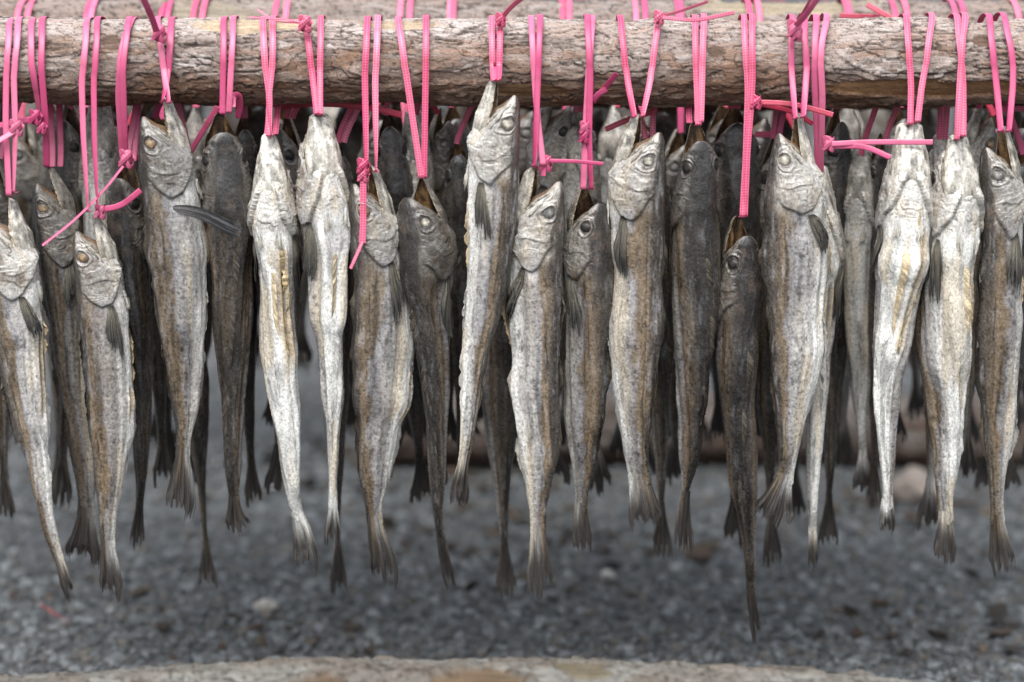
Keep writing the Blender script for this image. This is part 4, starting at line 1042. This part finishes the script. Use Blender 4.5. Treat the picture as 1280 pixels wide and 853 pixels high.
def rock(px, py, Y, size, seed, col, label):
    ph = np.linspace(.02, PI - .02, 40)[:, None]; az = (np.arange(60) / 60 * 2 * PI)[None, :]
    d_ = np.stack([np.sin(ph) * np.cos(az), np.sin(ph) * np.sin(az), np.cos(ph) * np.ones_like(az)], -1)
    rr = 1 + .35 * fbm(d_[..., 0] * 1.3, d_[..., 1] * 1.3, d_[..., 2] * 1.3, seed, 4)
    c_ = pt(px, py, Y)
    V = d_ * rr[..., None] * np.array(size) + np.array([c_[0], Y, size[2] * .55])
    g = Geo()
    g.add(V, grid_faces(40, 60), np.array(col) * (.8 + .4 * fbm(d_[..., 0] * 6, d_[..., 1] * 6, d_[..., 2] * 6, seed + 1, 4))[..., None])
    return tag(g.build('rock', M_STONE), label, 'rock')


rock(1150, 548, 2.78, (.040, .035, .030), 3, (.27, .23, .20), 'rounded tan rock lying before the far ground log')
rock(760, 688, 2.44, (.010, .010, .007), 4, (.45, .44, .42), 'small pale pebble on the gravel under the tan brown fish')
rock(330, 728, 2.33, (.015, .011, .008), 6, (.42, .40, .36), 'flat pale pebble on the gravel under the white bellied fish')
# ------------------------------------------------------------------ pink straps
def ribbon_geo(P, wdir, width, thick=.0006, G=None, u0=0.0):
    """flat band along the points P; wdir gives the direction of its width"""
    P = np.asarray(P, float)
    n = len(P)
    T = np.gradient(P, axis=0); T /= np.linalg.norm(T, axis=1)[:, None] + 1e-12
    Wd = wdir - T * np.sum(wdir * T, 1)[:, None]
    Wd /= np.linalg.norm(Wd, axis=1)[:, None] + 1e-12
    Nn = np.cross(T, Wd)
    width = np.broadcast_to(width, (n,))[:, None]
    prof = [(-1, .35), (-.55, 1), (0, 1.12), (.55, 1), (1, .35), (1, -.35), (.55, -.8), (0, -.8), (-.55, -.8), (-1, -.35)]
    V = np.stack([P + Wd * (width * .5 * a) + Nn * (thick * .5 * b) for a, b in prof], 1)
    ln = np.concatenate([[0], np.cumsum(np.linalg.norm(np.diff(P, axis=0), axis=1))]) + u0
    acr = np.stack([width[:, 0] * .5 * a for a, b in prof], 1)
    fc = np.stack([np.repeat(ln[:, None], len(prof), 1), acr, np.zeros_like(acr)], -1)
    if G is None:
        G = Geo()
    G.add(V, grid_faces(n, len(prof)), np.full((V.shape[0] * V.shape[1], 3), .5), fc)
    # close both ends
    for e in (0, n - 1):
        k = len(prof)
        c0 = V[e].mean(0)
        R2 = np.stack([V[e], np.repeat(c0[None], k, 0)], 0)
        G.add(R2, grid_faces(2, k), None, np.stack([fc[e], fc[e]], 0))
    return G


def catmull(pts, per=14):
    p = np.asarray(pts, float)
    p = np.vstack([2 * p[0] - p[1], p, 2 * p[-1] - p[-2]])
    out = []
    for i in range(1, len(p) - 2):
        t = np.linspace(0, 1, per, endpoint=False)[:, None]
        a, b, c, d = p[i - 1], p[i], p[i + 1], p[i + 2]
        out.append(.5 * (2 * b + (c - a) * t + (2 * a - 5 * b + 4 * c - d) * t ** 2 + (3 * b - a - 3 * c + d) * t ** 3))
    out.append(p[-2][None])
    return np.vstack(out)


def rot_about(v, k, ang):
    k = k / (np.linalg.norm(k, axis=1)[:, None] + 1e-12)
    c, s = np.cos(ang)[:, None], np.sin(ang)[:, None]
    return v * c + np.cross(k, v) * s + k * np.sum(k * v, 1)[:, None] * (1 - c)


SW = .0063


def log_strand(poly, ylog, zlog, rlog, Dend, twist=0.0, width=SW, back=None, over=True, tx0=0.0, slack=0.0, zt=0.0, lift=.0024):
    """one strand: up the back of the log, over its top, down its front, then free to the fish.
    poly = photo polyline (x, y) of the front part; back = world point where the back part ends"""
    poly = np.array(poly, float)
    yb = poly[-1, 1]
    def xw(Y, Z):
        # world x at this depth and height so that the strand follows the photo polyline
        _, py = pix((0, Y, Z))
        xq = np.interp(py, poly[:, 1], poly[:, 0])
        return xq, py
    P, tw = [], []
    R = rlog + lift
    if back is not None:
        xb = pt(poly[0, 0], poly[0, 1], ylog)[0]
        bx, by, bz = back
        zc = zlog + xb * zt
        top = np.array([xb, ylog + R, zc])
        for t in np.linspace(0, 1, 16, endpoint=False):
            P.append(np.array([lerp(bx, xb, t), lerp(by, ylog + R, t ** .8), lerp(bz, zc, t)])); tw.append(0)
        a0 = PI
    else:
        a0 = PI * .75
    for a in np.linspace(a0, 0, 26):
        Y = ylog - R * math.cos(a)
        x_guess = pt(poly[0, 0], poly[0, 1], ylog)[0]
        Z = zlog + x_guess * zt + R * math.sin(a)
        if a > PI * .42:
            x = x_guess
        else:
            xq, py = xw(Y, Z)
            x = pt(xq, py, Y)[0]
            x = lerp(x, x_guess, sst(.25 * PI, .42 * PI, a))
        P.append(np.array([x, Y, Z])); tw.append(tx0)
    Zf = P[-1][2]
    end = pt(poly[-1, 0], yb, Dend)
    nfree = 44
    for t in np.linspace(0, 1, nfree)[1:]:
        Z = lerp(Zf, end[2], t)
        Y = lerp(ylog - R, Dend, t ** 1.3) - slack * math.sin(t * PI) * .012
        # keep clear of the log while it is still beside it
        dz = Z - (zlog + end[0] * zt)
        if abs(dz) < R:
            Y = min(Y, ylog - math.sqrt(max(R * R - dz * dz, 0)) if Dend > ylog - R else Y)
        xq, py = xw(Y, Z)
        P.append(np.array([pt(xq, py, Y)[0], Y, Z])); tw.append(tx0 + twist * t ** 1.6)
    P = np.array(P)
    P[:, 0] = np.convolve(np.pad(P[:, 0], 3, mode='edge'), np.ones(7) / 7, 'valid')
    T = np.gradient(P, axis=0)
    Wd = np.tile(np.array([1.0, 0, 0]), (len(P), 1))
    Wd = rot_about(Wd, T, np.radians(np.array(tw)))
    return P, Wd, width


def knot_geo(c, ax, size, seed):
    """a tight overhand knot: the band wound round itself"""
    r = np.random.RandomState(seed)
    ax = np.asarray(ax, float); ax /= np.linalg.norm(ax)
    s1 = np.cross(ax, [0.2, 1, .1]); s1 /= np.linalg.norm(s1)
    s2 = np.cross(ax, s1)
    t = np.linspace(0, 2 * PI, 110)
    rad = size * (.46 + .13 * np.cos(3 * t + 1))
    P = (np.asarray(c)[None] + s1 * (rad * np.cos(2 * t))[:, None] + s2 * (rad * np.sin(2 * t))[:, None] * .8 + ax * (size * .50 * np.sin(3 * t + .6))[:, None])
    Wd = ax[None] + .45 * (np.cos(3 * t)[:, None] * s1 + np.sin(2 * t)[:, None] * s2)
    G = ribbon_geo(P, Wd, SW * .80)
    # inner core so that the knot is solid
    ph = np.linspace(.05, PI - .05, 14)[:, None]; az = (np.arange(18) / 18 * 2 * PI)[None, :]
    co = (np.sin(ph) * np.cos(az))[..., None] * s1 * .42 * size + (np.sin(ph) * np.sin(az))[..., None] * s2 * .36 * size + (np.cos(ph) * np.ones_like(az))[..., None] * ax * .5 * size
    G.add(np.asarray(c) + co, grid_faces(14, 18), None, co)
    return G


def loose_geo(pts, D0_, D1_, width=SW, edge=0.0):
    """a loose end through photo points pts, depth from D0_ to D1_"""
    n = len(pts)
    Q = np.array([pt(p[0], p[1], lerp(D0_, D1_, i / (n - 1))) for i, p in enumerate(pts)])
    Q = catmull(Q, 12)
    T = np.gradient(Q, axis=0); T /= np.linalg.norm(T, axis=1)[:, None]
    view = np.array([0, -1.0, .15])
    Wd = np.cross(T, view)
    Wd = rot_about(Wd, T, np.radians(np.linspace(edge, edge + 8, len(Q))))
    return ribbon_geo(Q, Wd, width)


# key, material, [strand polylines + twist], knots [(x, y, size, depth, axis)], loose ends [(points, d0, d1, width factor, edge)], label
ST = [
 ('A', 0, [([(15, 24), (8, 80), (7, 150), (11, 244)], 10), ([(26, 25), (17, 90), (19, 160), (17, 240)], 55)], [(20, 160, .012, 1.945)],
  [([(18, 164), (2, 174), (-20, 186)], 1.942, 1.93, .9, 10)], 'smooth pink strap with a loop knot, first on the log'),
 ('B', 0, [([(42, 23), (38, 70), (46, 120), (50, 150)], 60), ([(55, 24), (51, 80), (57, 150), (58, 208)], 5)], [(44, 147, .011, 1.953), (52, 160, .008, 1.955)],
  [([(40, 149), (20, 153), (-16, 160)], 1.953, 1.975, .95, 0)], 'smooth pink strap on the blotched dark fish, knotted to a level tie'),
 ('C', 0, [([(111, 25), (102, 100), (104, 170), (110, 264)], 60), ([(124, 26), (117, 100), (118, 180), (122, 262)], 62)], [(125, 265, .0095, 1.935)],
  [([(129, 262), (152, 256), (176, 238)], 1.935, 1.93, .95, 0)], 'two straight smooth pink strands meeting at a small low knot'),
 ('D', 0, [([(167, 22), (151, 60), (148, 120), (153, 196)], 0), ([(163, 24), (153, 80), (155, 140), (157, 196)], 12)], [(158, 199, .014, 1.955)],
  [([(154, 208), (128, 240), (92, 276), (53, 307)], 1.935, 1.925, .5, 30)], 'pink strap tied in a big knot with a long thin slanting end'),
 ('E', 0, [([(216, 26), (212, 70), (207, 110), (203, 126)], 58), ([(199, 40), (203, 70), (207, 105), (211, 128)], 50)], [(199, 42, .013, 1.945)],
  [([(196, 40), (188, 18), (176, -8)], 1.935, 1.90, 1.0, 0)], 'pink strap with a dark end rising from its knot on the log'),
 ('F', 0, [([(281, 27), (279, 80), (278, 142)], 0), ([(293, 27), (289, 80), (286, 140)], 10)], [],
  [([(291, 134), (292, 120), (299, 121), (300, 134), (297, 147)], 1.95, 1.975, 1.0, 0), ([(272, 134), (256, 160), (238, 190)], 1.965, 2.0, .95, 0)], 'flat smooth pink strap with a curled hook beside it'),
 ('G', 1, [([(330, 27), (330, 70), (337, 120), (336, 170)], 8), ([(342, 27), (341, 75), (336, 120), (338, 168)], 62)], [], [], 'woven pink strap twisting together above the chalk white belly'),
 ('H', 1, [([(383, 32), (389, 80), (396, 142)], 15), ([(402, 28), (400, 80), (400, 143)], 5)], [(381, 30, .012, 1.955)],
  [([(377, 28), (352, 24), (311, 22)], 1.955, 1.965, .35, 20), ([(376, 29), (345, 26), (322, 12)], 1.955, 1.975, .3, 20)], 'woven pink strap with thin frayed ends at a knot on the log'),
 ('I', 1, [([(460, 27), (456, 90), (458, 205)], 50), ([(473, 27), (469, 100), (470, 214)], 70)], [(454, 208, .011, 1.932), (454, 219, .010, 1.932)],
  [([(454, 226), (454, 270), (453, 304)], 1.93, 1.922, 1.05, 0), ([(453, 302), (446, 318), (438, 336)], 1.922, 1.915, .7, 35)], 'woven pink strap whose end dangles down over a fish eye'),
 ('J', 1, [([(498, 24), (506, 80), (516, 150), (527, 222)], 12), ([(533, 25), (532, 100), (530, 222)], 15)], [], [], 'woven pink strap hanging as a long narrow fork'),
 ('K', 1, [([(615, 27), (615, 60), (617, 100)], 25), ([(625, 27), (625, 60), (623, 100)], 30)], [(626, 25, .009, 1.965)],
  [([(627, 23), (640, 8), (658, -6)], 1.965, 1.94, .8, 25)], 'short woven pink strap over the highest tied fish'),
 ('L', 0, [([(664, 26), (669, 110), (673, 160), (679, 206)], 8), ([(675, 27), (672, 110), (668, 208)], 55)], [(682, 204, .012, 1.94)],
  [([(688, 201), (720, 202), (754, 205)], 1.936, 1.93, .6, 0), ([(680, 208), (679, 220)], 1.936, 1.935, .8, 10)], 'smooth pink strap with a low knot and straight level end'),
 ('M', 0, [([(740, 26), (736, 90), (732, 160), (729, 236)], 25), ([(734, 27), (738, 90), (736, 170), (739, 236)], 50)], [(731, 160, .0085, 1.945), (730, 171, .0085, 1.945)],
  [([(741, 128), (756, 110), (771, 92)], 1.955, 1.93, .9, 10), ([(741, 126), (748, 118), (758, 112)], 1.952, 1.94, .9, 0)], 'single smooth pink strap with a long knot and slanting end'),
 ('N', 1, [([(775, 24), (781, 75), (786, 110), (793, 146)], 45), ([(822, 27), (817, 70), (812, 105), (803, 145)], 48)], [(824, 22, .009, 1.965)],
  [([(828, 20), (850, 14), (885, 2)], 1.965, 1.95, .5, 25), ([(828, 22), (870, 25), (918, 16)], 1.96, 1.94, .6, 0)], 'woven pink strap in a wide V with streaming upper ends'),
 ('O', 1, [([(868, 27), (870, 80), (873, 156)], 0), ([(879, 27), (878, 80), (876, 152)], 22)], [], [], 'doubled woven pink strap straight down to a mottled dark head'),
 ('P', 1, [([(929, 28), (935, 110), (932, 200), (928, 271)], 5), ([(939, 28), (941, 90), (939, 130), (934, 190), (931, 270)], 30)], [(945, 128, .010, 1.95)],
  [([(948, 128), (985, 130), (1014, 136), (1041, 144)], 1.952, 1.945, .85, 0), ([(948, 130), (990, 140), (1016, 155)], 1.955, 1.965, .75, 0)], 'longest woven pink strap, reaching down to the lowest fish'),
 ('Q', 0, [([(989, 40), (989, 80), (994, 148)], 55), ([(1004, 36), (1009, 80), (1004, 146)], 45)], [(994, 36, .014, 1.945), (996, 43, .009, 1.945)],
  [([(995, 32), (1008, 18), (1026, -8)], 1.935, 1.90, .9, 0), ([(994, 32), (1004, 16), (1016, -6)], 1.938, 1.905, .6, 20)], 'smooth pink strap with a ring knot on the log and rising ends'),
 ('R', 0, [([(1019, 27), (1018, 100), (1021, 160), (1023, 216)], 8), ([(1032, 28), (1025, 60), (1028, 120), (1026, 214)], 30)], [(1036, 180, .011, 1.95)],
  [([(1040, 180), (1090, 178), (1166, 178)], 1.945, 1.93, .85, 0), ([(1040, 183), (1080, 184), (1113, 197)], 1.948, 1.925, .85, 0)], 'smooth pink strap sending one long level end across a white belly'),
 ('S', 1, [([(1131, 24), (1137, 70), (1139, 110), (1138, 155)], 0), ([(1163, 25), (1159, 70), (1152, 110), (1147, 152)], 10)], [], [], 'woven pink strap in a narrow V over the crossed white belly'),
 ('T', 1, [([(1194, 25), (1202, 70), (1204, 110), (1204, 170)], 4), ([(1204, 27), (1202, 70), (1199, 120), (1196, 174)], 50)], [], [], 'woven pink strap with crossing strands, second from the outer end'),
 ('U', 0, [([(1234, 22), (1242, 70), (1247, 120), (1251, 164)], 40), ([(1252, 21), (1267, 70), (1266, 110), (1261, 164)], 45)], [], [], 'two curved smooth pink strands, last on the log'),
]
SCOL = {}
used = set()
near = {}
for j, (o, D, x0, y0) in enumerate(BHOOK):
    best = min(ST, key=lambda e: abs(e[2][0][0][0][0] - x0))
    near.setdefault(best[0], []).append(j)
for i, (key, mk, strands, knots, ends, lab) in enumerate(ST):
    o, D = HOOK[key]
    x_, y_ = strands[0][0][0]
    top = pt(x_, y_, 2.0)
    org = np.array([top[0], 2.0, zf + RF])
    root = thing('strap', lab, 'strap', org, 'pink straps looped over the front log')
    js = near.get(key, [])
    for q, (poly, tw) in enumerate(strands):
        if js:
            ho = BHOOK[js[q % len(js)]]
            bk = np.array([ho[0][0] + (.003 if q else -.003), ho[1] - .008, ho[0][2] - .006])
        else:
            bk = o + np.array([.004 * (1 if q else -1), .02, -.004])
        P, Wd, wd = log_strand(poly, 2.0, zf, RF, D - .016 if D < 1.97 else D - .012, twist=tw, back=bk, zt=ztil, slack=.15 * q, lift=.0030 + .0010 * q)
        tail_ = P[-1] + np.array([[.0, .004, -.0015], [.0, .012, -.002]])
        P = np.vstack([P, tail_]); Wd = np.vstack([Wd, Wd[-1:], Wd[-1:]])
        g = ribbon_geo(P, Wd, wd * random.uniform(.95, 1.06))
        g.build('strand', M_STRAP[mk], root, org)
        # further fish behind share this loop
        if q == 0:
            for j in js[2:]:
                ho = BHOOK[j]
                Q = np.array([pt(x_, y_, 2.0) * [1, 0, 0] + [0, 2.0 + RF + .003, zf], [ho[0][0], ho[1] - .008, ho[0][2] - .006]])
                Q = np.array([lerp(Q[0], Q[1], t) for t in np.linspace(0, 1, 14)])
                ribbon_geo(Q, np.tile([1.0, 0, 0], (14, 1)), SW).build('strand', M_STRAP[2], root, org)
    for (kx, ky, sz, kd) in knots:
        knot_geo(pt(kx, ky, kd), [.2, .1, 1], sz, 300 + i).build('knot', M_STRAP[mk], root, org)
    for (pts, d0, d1, wf, ed) in ends:
        loose_geo(pts, d0, d1, SW * wf, ed).build('loose_end', M_STRAP[mk if key not in 'EP' else (0 if key == 'E' else 2)], root, org)

# straps that carry the fish of the second and third log
def rear_loop(name_x, yl, zlg, rl, label, grp, rid, mats, fronts, backs):
    r = random.Random(rid)
    org = np.array([name_x, yl, zlg + rl])
    root = thing('strap', label, 'strap', org, grp)
    mk = r.choice(mats)
    sx = r.uniform(3.5, 8) / FPX * yl
    for q in (-1, 1):
        R = rl + .003 + .0006 * q
        xt = name_x + q * sx + r.uniform(-.003, .003)
        P, fo, bo = [], fronts[0], (backs[0] if backs else None)
        if bo is not None:
            for t in np.linspace(0, 1, 10, endpoint=False):
                P.append([lerp(bo[0], xt, t), lerp(bo[1] + .010, yl + R, t), lerp(bo[2] - .004, zlg, t)])
        else:
            for t in np.linspace(0, 1, 8, endpoint=False):
                P.append([xt, yl + R, lerp(zlg - .05, zlg, t)])
        for a in np.linspace(PI, 0, 24):
            P.append([xt, yl - R * math.cos(a), zlg + R * math.sin(a)])
        for t in np.linspace(0, 1, 14)[1:]:
            P.append([lerp(xt, fo[0], t), lerp(yl - R, fo[1] - .012, t), lerp(zlg, fo[2] - .004, t)])
        P = np.array(P)
        ribbon_geo(P, np.tile([1.0, 0, 0], (len(P), 1)), SW * 1.05).build('strand', M_STRAP[mk], root, org)
    for sg, lst in ((-1, fronts[1:]), (1, backs[1:])):
        for fo in lst:
            P = np.array([[lerp(name_x, fo[0], t), lerp(yl + sg * (rl + .0035), fo[1] + sg * .011, t), lerp(zlg + .004, fo[2] - .004, t)] for t in np.linspace(0, 1, 14)])
            ribbon_geo(P, np.tile([1.0, 0, 0], (14, 1)), SW).build('strand', M_STRAP[2], root, org)


nS, nM = len(SECOND), len(MID)
own = [0, 2, 4, 5, 7, 9, 10, 12, 14, 15, 17, 19, 20, 21, 23]
fr_, bk_ = {i: [SHOOK[i][0]] for i in own}, {i: [] for i in own}
for i in range(nS):
    if i not in own:
        fr_[min(own, key=lambda k: abs(SHOOK[k][2] - SHOOK[i][2]))].append(SHOOK[i][0])
for j in range(nS, nS + nM):
    bk_[min(own, key=lambda k: abs(SHOOK[k][2] - SHOOK[j][2]))].append(SHOOK[j][0])
for i in own:
    rear_loop(SHOOK[i][0][0], 2.22, ZS, RS, 'blurred strap pair on the rear log, ' + NEAR[i], 'straps on the rear log', i, [0, 1, 1], fr_[i], bk_[i])
dp = SHOOK[nS + nM:]
fa = [d_ for d_ in dp if d_[1] < 2.9]; ba = [d_ for d_ in dp if d_[1] >= 2.9]
for i, f_ in enumerate(fa):
    rear_loop(f_[0][0], 2.90, ZT, .048, 'faint pink strap over the third log far behind', 'straps on the third log', 500 + i, [2], [f_[0]], [ba[i][0]] if i < len(ba) else [])

def free_end(pts, d0, d1, mk, wf, lab):
    g = loose_geo(pts, d0, d1, SW * wf, 5)
    c0 = pt(pts[0][0], pts[0][1], d0)
    ob = g.build('strap_end', M_STRAP[mk], None, c0)
    return tag(ob, lab, 'strap')


free_end([(345, 134), (385, 130), (430, 131), (470, 136), (502, 144)], 2.035, 1.99, 2, 1.05, 'level red strap end just under the log behind two woven straps')
free_end([(757, 162), (785, 150), (822, 138)], 2.02, 2.04, 2, .95, 'slanting red strap end behind the wide V strap')
free_end([(944, 168), (960, 168), (972, 166)], 2.03, 2.05, 1, 1.0, 'short level pink strap end behind the longest strap')
free_end([(1050, 20), (1080, 21), (1100, 21)], 2.10, 2.12, 2, .9, 'level red strap end lying between the two upper logs')
free_end([(1084, 6), (1098, 14), (1116, 24)], 2.12, 2.10, 2, .9, 'slanting red strap end between the two upper logs')
free_end([(1250, 136), (1276, 136), (1300, 137)], 2.04, 2.05, 1, .9, 'level pink strap end under the log behind the last strands')
gd = pt(72, 738, 2.3)
G = loose_geo([(48, 732), (60, 738), (72, 746), (86, 752)], 2.30, 2.24, SW, 0)
gv = [v for v in G.v]
allv = np.concatenate(gv)
for v in gv:
    v[:, 2] = .018 + (v[:, 2] - v[:, 2].mean()) * .05
ob = G.build('strap_scrap', M_STRAP[2])
tag(ob, 'red scrap of strap lying alone on the gravel', 'strap')

# ------------------------------------------------------------------ light, sky, camera
w = bpy.data.worlds.new('World')
bpy.context.scene.world = w
w.use_nodes = True
nt = w.node_tree
bg = nt.nodes['Background']
sky = nt.nodes.new('ShaderNodeTexSky')
sky.sky_type = 'NISHITA'
sky.sun_disc = False
SUN_EL, SUN_AZ = math.radians(58), math.radians(195)
sky.sun_elevation = SUN_EL
sky.sun_rotation = SUN_AZ
sky.air_density = 1.0
sky.dust_density = 3.0
sky.ozone_density = 1.0
hs = nt.nodes.new('ShaderNodeHueSaturation')
hs.inputs['Saturation'].default_value = 0.32
hs.inputs['Value'].default_value = 1.42
nt.links.new(sky.outputs[0], hs.inputs['Color'])
nt.links.new(hs.outputs[0], bg.inputs['Color'])
# overcast: brighter towards the zenith than at the horizon
tcw = nt.nodes.new('ShaderNodeTexCoord'); spz = nt.nodes.new('ShaderNodeSeparateXYZ'); mrz = nt.nodes.new('ShaderNodeMapRange'); mlz = nt.nodes.new('ShaderNodeVectorMath')
mlz.operation = 'MULTIPLY'
nt.links.new(tcw.outputs['Generated'], spz.inputs[0])
nt.links.new(spz.outputs[2], mrz.inputs['Value'])
mrz.inputs['From Min'].default_value = 0.05; mrz.inputs['From Max'].default_value = 0.95
mrz.inputs['To Min'].default_value = 0.52; mrz.inputs['To Max'].default_value = 2.5
nt.links.new(hs.outputs[0], mlz.inputs[0]); nt.links.new(mrz.outputs[0], mlz.inputs[1])
nt.links.new(mlz.outputs[0], bg.inputs['Color'])
bg.inputs['Strength'].default_value = 0.15
sl = bpy.data.lights.new('sun', 'SUN')
sl.energy = 1.55
sl.angle = math.radians(45)
sl.color = (1.0, .985, .97)
so = bpy.data.objects.new('sun', sl)
C.objects.link(so)
sd_ = Vector((math.sin(SUN_AZ) * math.cos(SUN_EL), math.cos(SUN_AZ) * math.cos(SUN_EL), math.sin(SUN_EL)))
so.rotation_euler = (-sd_).to_track_quat('-Z', 'Y').to_euler()
so.location = (0, 0, 6)

cam = bpy.data.cameras.new('camera')
cam.sensor_width = 36.0
cam.lens = FPX / 1280 * 36.0
cam.clip_start = .05
cam.clip_end = 500
cam.dof.use_dof = True
cam.dof.focus_distance = 1.94 * cp_ + .40 * sp_
cam.dof.aperture_fstop = 1.9
cam.dof.aperture_blades = 0
co = bpy.data.objects.new('camera', cam)
C.objects.link(co)
co.location = (0, 0, ZC)
co.rotation_euler = (PI / 2 - PITCH, 0, 0)
sc = bpy.context.scene
sc.camera = co
sc.render.engine = 'CYCLES'
sc.view_settings.view_transform = 'Standard'
sc.view_settings.look = 'None'
sc.view_settings.exposure = 0
sc.view_settings.gamma = 1
sc.cycles.use_denoising = True
sc.cycles.max_bounces = 6
